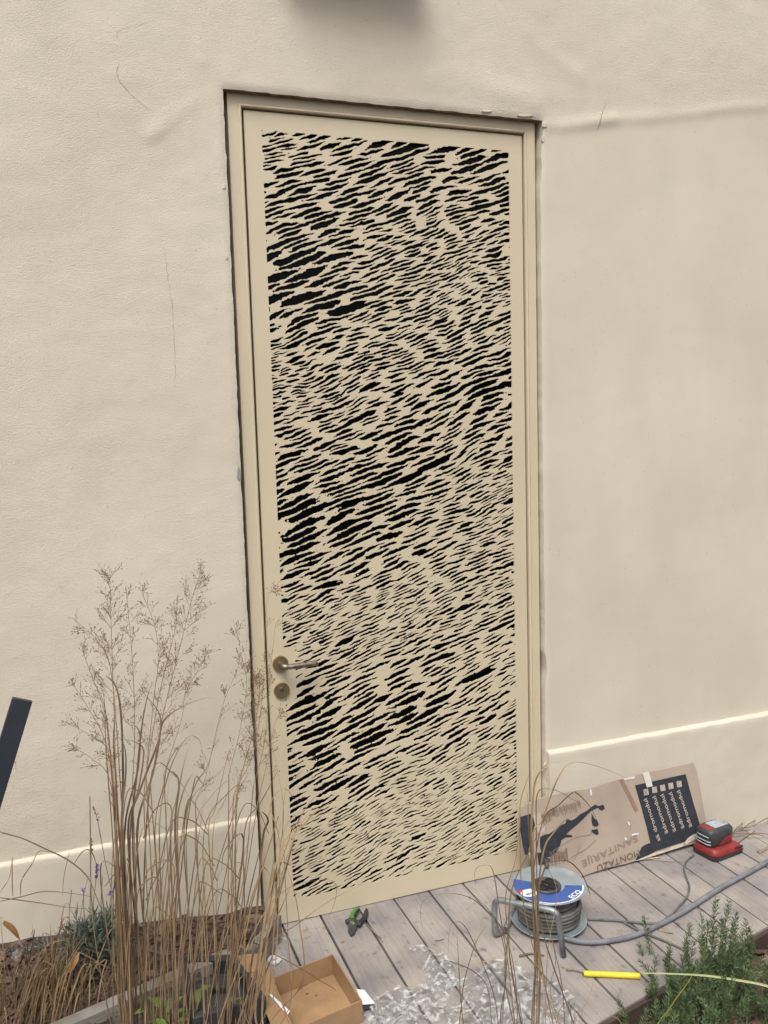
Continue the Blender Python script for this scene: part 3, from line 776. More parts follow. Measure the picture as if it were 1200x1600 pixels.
patch(Z1([(748, 700), (800, 690), (812, 728), (798, 748), (765, 735), (748, 720)]), .0014, 'navy', 'print')
patch([(967, 1218), (973, 1217), (997, 1265), (992, 1269)], .0014, 'brtape', 'tape_strip')
patch([(1003, 1207.5), (1013, 1205.5), (1019, 1228), (1010, 1230)], .0036, 'tape', 'tape_strip')
patch(Z1([(195, 560), (262, 540), (300, 640), (310, 720), (262, 760), (225, 690)]), .0020, 'printlight', 'torn_patch')
for (u, v) in ((1008, 1237.5), (1021.2, 1234), (1034, 1231), (1046.7, 1228), (1059.7, 1225)):
    patch([(u - 3.4, v - 4.0), (u + 4.0, v - 5.4), (u + 5.4, v + 3.8), (u - 2.0, v + 5.2)], .0024, 'printlight', 'checkbox')
def stroke(pts, w, h, m, name, k=4):
    b = MB(); P = spline(bpoly(pts, h), k); vs = []
    for i, p in enumerate(P):
        t = (P[min(i + 1, len(P) - 1)] - P[max(0, i - 1)]).normalized(); s_ = t.cross(e3).normalized() * w * random.uniform(.75, 1.1)
        vs += [p - s_, p + s_]
    b.add(vs, [(2 * i, 2 * i + 1, 2 * i + 3, 2 * i + 2) for i in range(len(P) - 1)])
    return b.build(name, m, card, recalc=False)
stroke([(1005.5, 1234), (1011, 1241)], .0012, .0028, 'ink', 'tick_mark'); stroke([(1010.5, 1233.5), (1006, 1241)], .0012, .0028, 'ink', 'tick_mark')
b = MB()
for i in range(26):                                       # torn corrugation
    t = i / 25
    for (a, c, d, e) in (((845, 1274), (866, 1262), 0, 14), ((866, 1262), (905, 1251), 0, 13), ((858, 1341), (885, 1336), -9, 10)):
        u = a[0] + (c[0] - a[0]) * t; v = a[1] + (c[1] - a[1]) * t + random.uniform(-3, 3)
        p, q = bpt(u, v + d, .0026), bpt(u + random.uniform(1, 3), v + e * random.uniform(.5, 1.2), .0026)
        s_ = (q - p).normalized().cross(e3) * .0009
        b.add([p - s_, p + s_, q + s_, q - s_], [(0, 1, 2, 3)])
b.build('torn_flutes', 'flute', card, recalc=False)['kind'] = 'stuff'
for pts in (Z1([(520, 985), (600, 930), (690, 880), (785, 795)]), Z1([(380, 900), (470, 840), (600, 770), (735, 740), (735, 690)]), Z1([(570, 1000), (600, 940), (640, 830)]), Z1([(1100, 600), (1105, 650), (1112, 700)])):
    stroke(pts, .0012, .0016, 'penfaint', 'pen_line')
for pts in (Z1([(1090, 620), (1100, 655)]), Z1([(1120, 745), (1185, 735)]), Z1([(1060, 770), (1070, 810)]), Z1([(735, 320), (742, 375)]), Z1([(1050, 225), (1150, 205)])):
    stroke(pts, .0035, .0018, 'paper', 'torn_speck')
def text_mesh(txt):
    cu = bpy.data.curves.new('t', 'FONT'); cu.body = txt; cu.size = 1.0; cu.resolution_u = 3
    o = bpy.data.objects.new('t', cu); COL.objects.link(o)
    bpy.context.view_layer.update()
    dg = bpy.context.evaluated_depsgraph_get(); me = bpy.data.meshes.new_from_object(o.evaluated_get(dg))
    vs = [tuple(v.co) for v in me.vertices]; fs = [tuple(p.vertices) for p in me.polygons]
    bpy.data.objects.remove(o); bpy.data.curves.remove(cu); bpy.data.meshes.remove(me)
    return vs, fs
def text_on(txt, p0, p1, hgt, upv, m, name, bold=0.0, parent=card, off=Vector((0, 0, 0))):
    """lettering laid from p0 to p1 (3-D), letters growing along upv; hgt = x-height scale"""
    vs, fs = text_mesh(txt)
    w = max(v[0] for v in vs); d = (p1 - p0); t = d.normalized(); n = (upv - t * upv.dot(t)).normalized(); sx = d.length / w
    b = MB()
    offs = [(0, 0)] if not bold else [(0, 0), (bold, 0), (0, bold), (bold, bold)]
    for k, (ox, oy) in enumerate(offs):
        b.add([p0 + t * ((v[0]) * sx + ox) + n * (v[1] * hgt + oy) + (t.cross(n)) * (.00012 * k) + off for v in vs], fs)
    return b.build(name, m, parent, recalc=False)
COLS = [('sä dromodul', (1031.5, 1313), (1010.0, 1247)), ('ädromodul', (1043.5, 1301), (1023.5, 1243)), ('ädromodul', (1056, 1298), (1036, 1240)), ('ädromodul', (1069, 1293), (1049, 1237)), ('ädromodul', (1081, 1291), (1061.5, 1234))]
H3 = .0024
for txt, a, c in COLS:
    p0, p1 = bpt(*a, H3), bpt(*c, H3)
    text_on(txt, p0, p1, .023, -e1, 'printlight', 'lettering', bold=.0010)
text_on('SANITARIJE', bpt(995, 1304, H3 - .0006), bpt(908, 1345, H3 - .0006), .036, -e2, 'penfaint', 'handwriting', bold=.0005)
text_on('MONTAŽU', bpt(999, 1327, H3 - .0006), bpt(932, 1352, H3 - .0006), .036, -e2, 'ink', 'handwriting', bold=.0004)

# ------------------------------------------------------------------ cable reel
RX, RY = .862, -.338
reel = tag(empty('cable_reel', (RX, RY, 0)), 'galvanised cable reel with a blue label, wound with dusty cable', 'cable reel')
def flange(z, name, r=.127):
    return MB().lathe([(.03, z - .001), (.09, z - .001), (r - .006, z), (r - .001, z + .003), (r, z + .0055), (r - .002, z + .0065), (r - .007, z + .0035), (.09, z + .002), (.03, z + .002)], n=64).build(name, 'zinc', reel, True)
flange(.012, 'flange'); ft = flange(.130, 'flange')
MB().lathe([(.055, .013), (.055, .13)], n=40).build('hub', 'blackp', reel)
rng_ = random.Random(4)
for layer, (r0, n) in enumerate(((.074, 8), (.089, 8), (.101, 7))):
    for i in range(n):
        z = .024 + (.092 / (n - 1)) * i * (.93 if layer == 2 else 1) + rng_.uniform(-.002, .002); tx, ty = rng_.uniform(-.02, .02), rng_.uniform(-.02, .02); r = r0 + rng_.uniform(-.004, .004) - (.012 if (layer == 2 and i > 4) else 0)
        P = [(r * math.cos(a), r * math.sin(a), min(.122, max(.021, z + r * (tx * math.cos(a) + ty * math.sin(a)) * 1.2))) for a in [2 * math.pi * k / 40 for k in range(41)]]
        MB().tube(P, .0068, 8, False).build('cable_turn', 'cable', reel, True)
# socket insert, caps, label, knob
si = MB().lathe([(.050, .130), (.050, .139), (.047, .142), (.042, .142), (.040, .138), (.001, .138)], c=(-.012, -.006, 0), n=44).build('socket_insert', 'greyp', reel, True)
for a in (35, 125, 215, 305):
    c = (-.012 + .024 * math.cos(math.radians(a)), -.006 + .024 * math.sin(math.radians(a)))
    MB().lathe([(.016, .138), (.016, .1435), (.013, .1445), (.012, .1395), (.001, .1392)], c=(*c, 0), n=24).build('socket', 'dark', si)
def arc_band(r0, r1, a0, a1, z, m, name, parent, n=28):
    b = MB(); vs = []
    for i in range(n + 1):
        a = math.radians(a0 + (a1 - a0) * i / n); vs += [(r0 * math.cos(a), r0 * math.sin(a), z), (r1 * math.cos(a), r1 * math.sin(a), z)]
    b.add(vs, [(2 * i, 2 * i + 1, 2 * i + 3, 2 * i + 2) for i in range(n)]); return b.build(name, m, parent)
arc_band(.054, .118, 138, 335, .1336, 'bluelabel', 'label_band', reel)
arc_band(.112, .117, 220, 335, .1341, 'white', 'label_edge', reel)
arc_band(.100, .116, 176, 196, .1341, 'redlabel', 'label_red', reel)
b = MB(); b.prism([(-.084 + .034 * math.cos(t) * .9, -.020 + .023 * math.sin(t), .1343) for t in [2 * math.pi * k / 24 for k in range(24)]], (0, 0, .0003)); b.build('label_oval', 'white', reel)
text_on('ECO', Vector((.026, -.108, .1346)), Vector((.078, -.083, .1346)), .026, Vector((-.4, .9, 0)), 'white', 'lettering', bold=.0012, parent=reel)
text_on('eco', Vector((-.100, -.032, .1352)), Vector((-.064, -.030, .1352)), .018, Vector((0, 1, 0)), 'bluelabel', 'lettering', bold=.0008, parent=reel)
MB().lathe([(.006, .131), (.0075, .136), (.009, .15), (.012, .158), (.012, .166), (.009, .168)], c=(.052, .098, 0), n=20).build('winding_knob', 'blackp', reel, True)
def bend(pts, r=.02, k=5):
    P = [Vector(p) for p in pts]; out = [P[0]]
    for i in range(1, len(P) - 1):
        a = P[i] + (P[i - 1] - P[i]).normalized() * r; c = P[i] + (P[i + 1] - P[i]).normalized() * r
        for j in range(k + 1):
            t = j / k; out.append(a * (1 - t) ** 2 + P[i] * 2 * t * (1 - t) + c * t * t)
    return out + [P[-1]]
st = [(.700, -.335, .011), (.650, -.352, .011), (.650, -.355, .140), (.792, -.512, .150), (.806, -.522, .0)]
MB().tube(bend([(x - RX, y - RY, z) for x, y, z in st], .026, 7), .0098, 14).build('stand', 'tube', reel, True)
bk_ = [(.700, -.335, .011), (.80, -.22, .0105), (.90, -.20, .0105)]
MB().tube(bend([(x - RX, y - RY, z) for x, y, z in bk_], .02), .0098, 12).build('stand_foot', 'tube', reel, True)

# cables on the deck
cb = [(882, 1466), (905, 1471), (930, 1472), (960, 1469), (990, 1462), (1015, 1452), (1040, 1440), (1058, 1430), (1075, 1420), (1100, 1404), (1130, 1385), (1165, 1366), (1200, 1346), (1240, 1322)]
P = spline([pz(u, v, .011) for u, v in cb], 5)
MB().tube(P, .0088, 10).build('power_cable', 'hose', None, True)
tag(bpy.data.objects['power_cable'], 'thick grey cable running from the reel across the deck boards', 'cable')
P = spline([pz(u, v, .0068) for u, v in [(914, 1436), (935, 1437), (960, 1438), (990, 1441), (1022, 1443), (1036, 1440)]], 5)
tag(MB().tube(P, .0042, 8).build('thin_cable', 'cable', None, True), 'thin dark cable lying straight from the reel to the thick cable', 'cable')
P = spline([pz(u, v, .0066) for u, v in [(973, 1440), (985, 1447), (1000, 1455), (1020, 1463), (1045, 1473), (1071, 1485)]], 5)
tag(MB().tube(P, .0038, 8).build('thin_cable', 'cable', None, True), 'short thin dark cable ending at the rosemary bed', 'cable')

# ------------------------------------------------------------------ charger and battery
chx, chy, chr_ = 1.712, -.176, math.radians(8)
ch = tag(empty('battery_charger', (chx, chy, 0), chr_), 'red battery charger with a black base on the deck by the cardboard', 'charger')
def loft(levels, rx):
    """stack of rounded rectangles: (z, half x, half y, x shift)"""
    b = MB(); n = 24; vs = []
    for z, hx_, hy_, sh in levels:
        for k in range(n):
            a = 2 * math.pi * k / n + math.pi / n; c, s_ = math.cos(a), math.sin(a); e = 2 / rx
            vs.append((sh + hx_ * math.copysign(abs(c) ** e, c), hy_ * math.copysign(abs(s_) ** e, s_), z))
    m_ = len(levels)
    b.add(vs, [(i * n + k, i * n + (k + 1) % n, (i + 1) * n + (k + 1) % n, (i + 1) * n + k) for i in range(m_ - 1) for k in range(n)] + [tuple(range(n))[::-1], tuple(range((m_ - 1) * n, m_ * n))])
    return b
loft([(0, .078, .056, 0), (.004, .082, .060, 0), (.014, .082, .060, 0), (.016, .080, .058, 0)], 7).build('base', 'blackp', ch, False, .001)
loft([(.0155, .0815, .0595, 0), (.024, .0815, .0595, 0), (.036, .074, .055, -.003), (.041, .066, .048, -.008), (.042, .060, .044, -.01)], 6).build('housing', 'red', ch, True)
MB().box((-.066, 0, .027), (.020, .05, .010)).build('vent', 'blackp', ch, bevel=.002)
P = spline([pz(u, v, .0055) for u, v in [(1084, 1336), (1074, 1344), (1069, 1356), (1072, 1370), (1077, 1385), (1073, 1402), (1062, 1415), (1050, 1428), (1040, 1436)]], 5)
MBm = Matrix.Translation((chx, chy, 0)) @ Matrix.Rotation(chr_, 4, 'Z'); MBi = MBm.inverted()
MB().tube([MBi @ p for p in P], .0035, 8).build('power_cord', 'cable', ch, True)
ba = tag(empty('battery_pack', (chx - .012, chy + .006, .0425), chr_), 'black and red power tool battery standing in the red charger', 'battery')
loft([(0, .060, .036, 0), (.006, .062, .039, 0), (.030, .062, .039, 0), (.034, .065, .041, 0), (.056, .065, .041, 0), (.064, .060, .037, 0), (.066, .056, .034, 0)], 6).build('case', 'greyp', ba, True)
MB().prism([(-.018, -.0405, .004), (.050, -.0405, .004), (.050, -.0405, .030), (.020, -.0405, .030), (-.005, -.0405, .018)], (0, .003, 0)).build('side_panel', 'red', ba)
MB().prism([(.010, -.0415, .008), (.026, -.0415, .008), (.018, -.0415, .022)], (0, .002, 0)).build('side_mark', 'greyp', ba)
for z in (.012, .024, .041): MB().tube(spline([(-.058, .034, z), (-.0645, .022, z), (-.0655, 0, z), (-.0645, -.022, z), (-.058, -.034, z)], 4), .0022, 6).build('ridge', 'labelgrey', ba, True)
MB().box((.016, .004, .0663), (.072, .050, .0012)).build('label_plate', 'labelgrey', ba)
MB().box((-.040, 0, .0655), (.026, .056, .002)).build('release_button', 'red', ba, bevel=.0006)
text_on('12V', Vector((.046, -.016, .0672)), Vector((.046, .012, .0672)), .014, Vector((-1, 0, 0)), 'ink', 'lettering', parent=ba)

for i in range(5): MB().box((.030 + i * .009, -.0575, .030), (.004, .006, .010), Matrix.Rotation(.5, 3, 'X')).build('vent_slot', 'blackp', ch)
MB().lathe([(.003, 0), (.003, .0012), (.0015, .0018)], c=(.066, -.02, .0385), n=10).build('charge_light', 'labelgrey', ch)
MB().box((.0, .0, .0158), (.156, .113, .0012)).build('seam', 'dark', ch)
# ------------------------------------------------------------------ pliers
pl = tag(empty('pliers', (.262, -.075, 0), 0), 'combination pliers with green and black grips on the deck by the door', 'pliers')
pb = Vector((.262, -.075, 0))
def pp(u, v, z): return pz(u, v, z) - pb
b = MB(); b.prism([pp(544, 1446, .004), pp(549, 1443, .004), pp(556, 1446, .004), pp(558, 1452, .004), pp(554, 1461, .004), pp(548, 1465, .004), pp(544, 1458, .004)], (0, 0, .011)); b.build('jaws', 'greyp', pl, bevel=.003)
MB().lathe([(.011, .002), (.0115, .016), (.009, .018)], c=pp(551, 1446, 0), n=20).build('pivot', 'steel', pl)
MB().tube(spline([pp(553, 1446, .011), pp(550, 1436, .011), pp(553, 1426, .011), pp(560, 1419, .011)], 5), [.007, .0075, .008, .0085, .009, .009, .009, .009, .0088, .0088, .0085, .0085, .008, .0078, .007, .005], 10).build('grip', 'green', pl, True)
MB().tube(spline([pp(555, 1446, .011), pp(563, 1441, .011), pp(570, 1433, .011), pp(573, 1421, .011)], 5), [.007, .0075, .008, .0085, .009, .009, .009, .009, .0088, .0088, .0085, .0085, .008, .0078, .007, .005], 10).build('grip', 'blackp', pl, True)
MB().tube(spline([pp(541, 1441, .013), pp(547, 1438, .015), pp(556, 1440, .015), pp(563, 1446, .013)], 5), .008, 10).build('grip_guard', 'blackp', pl, True)
MB().tube(spline([pp(555, 1430, .0185), pp(557, 1425, .0195), pp(561, 1421, .0185)], 4), .0042, 8).build('grip_inlay', 'blackp', pl, True)

# ------------------------------------------------------------------ cardboard tray, black case, sheet, papers
tray = tag(empty('cardboard_tray', (.005, -.45, 0)), 'open shallow brown cardboard box on the deck beside the black case', 'box')
A = [pz(424, 1527, .068), pz(520, 1490, .068), pz(566, 1563, .068), pz(457, 1610, .068)]
tb = Vector((.005, -.45, 0)); A = [Vector((p.x, p.y, 0)) - tb for p in A]
ctr = sum(A, Vector()) / 4
def inset(p, d): return p + (ctr - p).normalized() * d
for i in range(4):
    a, c = A[i], A[(i + 1) % 4]
    MB().prism([a + Vector((0, 0, .0008)), c + Vector((0, 0, .0008)), inset(c, .006) + Vector((0, 0, .0008)), inset(a, .006) + Vector((0, 0, .0008))], (0, 0, .067)).build('side', 'card', tray, bevel=.001)
MB().prism([inset(p, .0062) + Vector((0, 0, .001)) for p in A], (0, 0, .003)).build('bottom', 'card', tray)
for (u, v, w, l_) in ((475, 1540, .006, .020), (480, 1553, .005, .009), (494, 1556, .006, .008), (470, 1545, .004, .012)):
    q = pz(u, v, .0045) - tb; MB().prism([q + Vector((-l_ / 2, -w / 2, 0)), q + Vector((l_ / 2, -w / 3, .001)), q + Vector((l_ / 2.4, w / 2, 0)), q + Vector((-l_ / 2, w / 3, .002))], (0, 0, .0015)).build('scrap', 'seed', tray)
fl = MB(); FL = [pz(368, 1491, .078), pz(412, 1490, .074), pz(424, 1526, .067), pz(458, 1604, .06), pz(425, 1604, .045), pz(400, 1545, .06)]
fb = FL[0].copy(); fb.z = 0
flap = tag(empty('cardboard_flap', fb), 'loose tan cardboard sheet wedged between the black case and the open box', 'cardboard')
MB().prism([p - fb for p in FL], (0, 0, -.004)).build('sheet', 'card', flap)
MB().prism([FL[5] - fb + Vector((0, 0, -.0042)), FL[3] - fb + Vector((0, 0, -.0042)), FL[3] - fb + Vector((.01, .01, -.062)), FL[5] - fb + Vector((0, 0, -.062))], (-.004, 0, 0)).build('folded_side', 'card', flap)
blk = tag(empty('black_case', (-.25, -.37, 0)), 'open black plastic case with a hollow inside, partly behind the dry grass', 'case')
bb_ = Vector((-.25, -.37, 0)); Q = [pz(282, 1493, .10), pz(366, 1490, .10), pz(416, 1556, .10), pz(300, 1592, .10)]
Q = [Vector((p.x, p.y, 0)) - bb_ for p in Q]; qc = sum(Q, Vector()) / 4
def qi(p, d): return p + (qc - p).normalized() * d
for i in range(4):
    a, c = Q[i], Q[(i + 1) % 4]
    MB().prism([a, c, qi(c, .032), qi(a, .032)], (0, 0, .10)).build('wall', 'blackp', blk, bevel=.004)
MB().prism([qi(p, .0325) for p in Q], (0, 0, .055)).build('floor', 'greyp', blk)
MB().box(qc + Vector((.01, .03, .065)), (.05, .06, .022), Matrix.Rotation(-.4, 3, 'Z')).build('insert', 'blackp', blk, bevel=.006)
MB().prism([pz(417, 1557, .02) - bb_ + Vector((0, 0, .0)), pz(451, 1586, .012) - bb_, pz(420, 1604, .012) - bb_, pz(392, 1604, .012) - bb_], (0, 0, -.008)).build('lid_flap', 'blackp', blk)
ws = tag(empty('paper_slip', pz(436, 1576, .02)), 'white paper slip sticking out beside the black case lid', 'paper')
wb = Vector(ws.location); MB().prism([pz(419, 1552, .066) - wb, pz(424, 1554, .0655) - wb, pz(453, 1580, .062) - wb, pz(449, 1586, .062) - wb], (0, 0, .0008)).build('sheet', 'paper', ws)
wp = tag(empty('paper_label', pz(572, 1566, 0)), 'small white paper label lying against the open cardboard box', 'paper')
wb = Vector(wp.location); b = MB(); b.prism([pz(557, 1546, .012) - wb, pz(569, 1547, .006) - wb, pz(586, 1568, .003) - wb, pz(568, 1573, .003) - wb], (0, 0, .001)); b.build('sheet', 'paper', wp)
MB().prism([pz(566, 1571, .003) - wb, pz(585, 1569, .005) - wb, pz(587, 1574, .003) - wb, pz(569, 1580, .003) - wb], (0, 0, .002)).build('dark_strip', 'blackp', wp)
tr_ = tag(empty('tape_roll', pz(429, 1503, 0)), 'small white ring of tape wrapped in crumpled film by the edging', 'tape')
MB().lathe([(.0075, .004), (.0075, .012), (.021, .012), (.022, .010), (.022, .004), (.021, .003), (.0075, .003)], n=32, cap=False).build('ring', 'white', tr_, True)

# ------------------------------------------------------------------ plastic film
def film(name, pts, seed, amp, m, label, st=.010, lift=.003):
    """thin crumpled sheet: jittered facets with sharp creases, lying on what is below"""
    W = [pz(u, v, 0) for u, v in pts]; base = sum(W, Vector()) / len(W); rr = random.Random(seed)
    def ins(x, y):
        c = False
        for i in range(len(W)):
            a, q = W[i], W[i - 1]
            if (a.y > y) != (q.y > y) and x < (q.x - a.x) * (y - a.y) / (q.y - a.y) + a.x: c = not c
        return c
    x0, x1 = min(p.x for p in W), max(p.x for p in W); y0, y1 = min(p.y for p in W), max(p.y for p in W)
    nx, ny = int((x1 - x0) / st) + 1, int((y1 - y0) / st) + 1; idx = {}; b = MB()
    def vert(i, j):
        if (i, j) not in idx:
            x = x0 + (i + rr.uniform(-.42, .42)) * st; y = y0 + (j + rr.uniform(-.42, .42)) * st
            wv = x * 6 + y * 6 + 1.5 * float(fbm(x * 6, y * 6, seed, 2)); wu = (y - x) * 15 + 1.5 * float(fbm(x * 6, y * 6, seed + 1, 2))
            z = amp * (.55 - 2.6 * abs(float(fbm(wv, wu, seed + 2, 3)))) + amp * .20 * rr.random() ** 2
            edge = min(1, min((Vector((x, y, 0)) - p).length for p in W) / .05)
            idx[(i, j)] = len(b.v); b.v.append((x - base.x, y - base.y, lift + max(.0005 + rr.random() * .003, z * (.35 + .65 * edge))))
        return idx[(i, j)]
    for i in range(nx):
        for j in range(ny):
            if not ins(x0 + (i + .5) * st, y0 + (j + .5) * st): continue
            q = [vert(i, j), vert(i + 1, j), vert(i + 1, j + 1), vert(i, j + 1)]
            b.f += [(q[0], q[1], q[2]), (q[0], q[2], q[3])] if rr.random() < .5 else [(q[0], q[1], q[3]), (q[1], q[2], q[3])]
    o = b.build(name, m, None, True, loc=base); return tag(o, label, 'plastic film')
film('plastic_film', [(600, 1553), (650, 1545), (690, 1535), (740, 1530), (770, 1500), (800, 1512), (850, 1530), (880, 1545), (905, 1575), (900, 1620), (760, 1650), (640, 1645), (585, 1620), (570, 1588)], 3, .030, 'filmw', 'large crumpled sheet of clear plastic wrap spread over the deck')
film('plastic_film', [(640, 1484), (655, 1480), (680, 1490), (705, 1502), (720, 1520), (715, 1545), (690, 1552), (668, 1540), (660, 1520), (646, 1500)], 8, .034, 'filmw', 'small crumpled end of clear plastic wrap with a torn tip')
film('plastic_film', [(408, 1478), (425, 1462), (450, 1470), (455, 1495), (445, 1515), (425, 1522), (408, 1508)], 15, .035, 'film', 'clear plastic wrap around the white tape ring', lift=.014)
film('plastic_wrapper', [(8, 1560), (15, 1500), (40, 1478), (60, 1505), (55, 1560), (30, 1580)], 21, .05, 'film', 'shiny clear plastic wrapper caught among the dry grass', lift=.15)

# yellow rod, black stake, debris
yb = pz(950, 1523, 0); yr = tag(empty('yellow_tube', yb), 'short bright yellow plastic tube lying at the bed edge', 'tube')
a, c = pz(912, 1521, .009) - yb, pz(1000, 1525, .009) - yb
MB().tube([a, a.lerp(c, .03), a.lerp(c, .97), c], [.0065, .0085, .0085, .0085], 16).build('tube_body', 'yellow', yr, True)
MB().lathe([(.001, -.001), (.005, -.0005), (.005, .001)], c=(0, 0, 0), n=12).build('tip', 'dark', yr, loc=a)
t1, t0 = py(34, 1094, -.10), None
mb_ = tag(empty('metal_bar', (-1.12, -.74, .0)), 'dark anthracite metal bar standing tilted in the bed in front of the wall', 'bar')
base = Vector((-1.12, -.74, -.06)); tip_ = py(35, 1092, -.50); ax = (tip_ - base); Lb = ax.length; q_ = ax.to_track_quat('Z', 'X')
b = MB(); b.box((0, 0, Lb / 2), (.030, .048, Lb)); o = b.build('bar', 'anthra', mb_, bevel=.002); o.rotation_mode = 'QUATERNION'; o.location = (0, 0, -.06)
zax = ax.normalized(); xax = Vector((0, 1, 0)) - zax * zax.y; xax.normalize(); yax = zax.cross(xax)
o.rotation_quaternion = Matrix((xax, yax, zax)).transposed().to_quaternion()
def twig(pts, r, m, label, z=.004):
    P = spline([pz(u, v, z) for u, v in pts], 4); bs = P[0].copy()
    o = MB().tube([p - bs for p in P], [r * (1 - .5 * i / len(P)) for i in range(len(P))], 5).build('twig', m, None, True, loc=bs)
    tag(o, label, 'twig', 'twigs on the deck')
twig([(680, 1470), (687, 1469), (694, 1467)], .0016, 'straw2', 'tiny dark splinter lying across a deck board by the film')
twig([(571, 1442), (583, 1455), (598, 1472)], .0022, 'straw2', 'straight dark stalk lying on the deck beside the pliers')
twig([(574, 1447), (586, 1458), (596, 1466)], .0016, 'straw2', 'thin second stalk lying along the stalk by the pliers')
twig([(470, 1455), (478, 1455), (487, 1457)], .0013, 'pale', 'pale straw bit on the deck below the door')
twig([(472, 1467), (480, 1464), (487, 1461)], .0013, 'pale', 'second pale straw bit below the door')
twig([(1010, 1343), (1040, 1346), (1068, 1347)], .0012, 'straw2', 'thin dark stalk lying in front of the cardboard panel')
twig([(994, 1344), (1018, 1341), (1031, 1340)], .0035, 'pale', 'short pale stick at the torn foot of the cardboard')
twig([(885, 1515), (898, 1516), (909, 1519)], .0035, 'leafd', 'small dark splinter at the end of the yellow tube')
twig([(1028, 1453), (1040, 1456), (1052, 1458)], .004, 'leafd', 'grey bark splinter beside the thin cable')
twig([(812, 1494), (830, 1490), (850, 1493)], .004, 'leafd', 'small grey flake lying in front of the cable reel')
twig([(1145, 1325), (1160, 1312), (1180, 1298)], .0022, 'straw2', 'dark twig lying on the boards beyond the charger')
twig([(1185, 1332), (1195, 1328), (1206, 1320)], .007, 'leafd', 'red brown bark piece lying beyond the charger')
LF = []
for q in range(4):
    b = MB(); n = 7; vs = []
    for i in range(n):
        t = i / (n - 1); w = .42 * math.sin(math.pi * min(.97, max(.04, t))) * random.uniform(.75, 1.1); zz = .25 * math.sin(3 * t + q) * random.uniform(.6, 1.3)
        vs += [(t * 1.6 - .8, -w, zz + .12), (t * 1.6 - .8, 0, zz), (t * 1.6 - .8, w, zz + .15 * random.random())]
    b.add(vs, [(i * 3 + k, i * 3 + k + 1, i * 3 + k + 4, i * 3 + k + 3) for i in range(n - 1) for k in (0, 1)])
    me = bpy.data.meshes.new('dry_leaf'); me.from_pydata(b.v, [], b.f); me.materials.append(MT['leafd']); LF.append(me)
def dleaf(x, y, z, s, label='curled dry brown leaf in the litter along the foot of the wall', group='dry leaves along the wall foot', m=None):
    me = random.choice(LF)
    if m: me = me.copy(); me.materials[0] = MT[m]
    o = bpy.data.objects.new('dry_leaf', me); COL.objects.link(o); o.location = (x, y, z); o.scale = (s, s, s)
    o.rotation_euler = (random.gauss(0, .5), random.gauss(0, .4), random.uniform(0, 6.3)); tag(o, label, 'leaf', group)
for i in range(26):
    dleaf(1.76 + random.random() ** .8 * .75, -.085 - random.random() ** 2 * .07, .012 + random.random() * .022, random.uniform(.018, .036))
for i in range(16):
    x = 1.8 + random.random() * .6; y = -.09 - random.random() * .05; a = random.gauss(0, .4); L = random.uniform(.08, .2)
    o = MB().tube(spline([(0, 0, 0), (L * .5 * math.cos(a), L * .5 * math.sin(a), random.uniform(0, .015)), (L * math.cos(a), L * math.sin(a), 0)], 3), .0018, 4).build('dry_stalk', 'straw2', None, loc=(x, min(y, -.085 - abs(math.sin(a)) * L * .5), .008 + random.random() * .03))
    tag(o, 'dry brown stalk in the litter along the foot of the wall', 'stalk', 'dry stalks along the wall foot')

# ------------------------------------------------------------------ plants
def depthpath(pts, y0, y1):
    """traced image line -> 3-D, its distance running from y0 at the base to y1 at the tip"""
    n = len(pts); return [py(u, v, y0 + (y1 - y0) * i / (n - 1)) for i, (u, v) in enumerate(pts)]
def panicle(stems, seeds, axis, nb, lmin, lmax, rnd):
    """airy seed head: axis curve, thin ascending branches, branchlets with spikelets"""
    A_ = spline(axis, 6)
    stems.tube(A_, [.0011 * (1 - .6 * i / len(A_)) for i in range(len(A_))], 4, False)
    m_ = len(A_)
    for k in range(int(nb * 1.1)):
        t = rnd.random() ** .8; i = min(m_ - 2, int(t * (m_ - 1))); p = A_[i]; ax_ = (A_[i + 1] - A_[i]).normalized()
        phi = rnd.uniform(0, 6.283); ort = ax_.orthogonal().normalized(); ort = (Matrix.Rotation(phi, 3, ax_) @ ort)
        d = (ax_ * rnd.uniform(.55, 1.0) + ort * rnd.uniform(.35, .9)).normalized(); L = rnd.uniform(lmin, lmax) * (1 - .65 * t)
        br = [p + d * L * s_ + Vector((0, 0, -.10 * L * s_ * s_)) for s_ in (0, .35, .7, 1)]
        stems.tube(br, .00042, 3, False)
        for s_ in [rnd.uniform(.35, 1) for _ in range(rnd.randint(4, 8))]:
            q = p + d * L * s_ + Vector((0, 0, -.10 * L * s_ * s_))
            dd = (d + Vector((rnd.gauss(0, .6), rnd.gauss(0, .6), rnd.gauss(.1, .5)))).normalized(); l2 = rnd.uniform(.008, .026)
            e = q + dd * l2; stems.tube([q, e], .00032, 3, False)
            w = rnd.uniform(.0011, .0017); h_ = rnd.uniform(.0036, .0058); o1 = dd.orthogonal().normalized() * w; o2 = dd.cross(o1)
            seeds.add([e - dd * h_ * .4, e + o1, e + o2, e - o1, e - o2, e + dd * h_], [(0, 2, 1), (0, 3, 2), (0, 4, 3), (0, 1, 4), (5, 1, 2), (5, 2, 3), (5, 3, 4), (5, 4, 1)])
def finish_plant(root, parts):
    for nm, b, m_, kd in parts:
        if not b.v: continue
        bs = Vector(root.location); b.v = [tuple(Vector(p) - bs) for p in b.v]
        o = b.build(nm, m_, root, nm != 'seeds', recalc=False)
        if kd: o['kind'] = 'stuff'

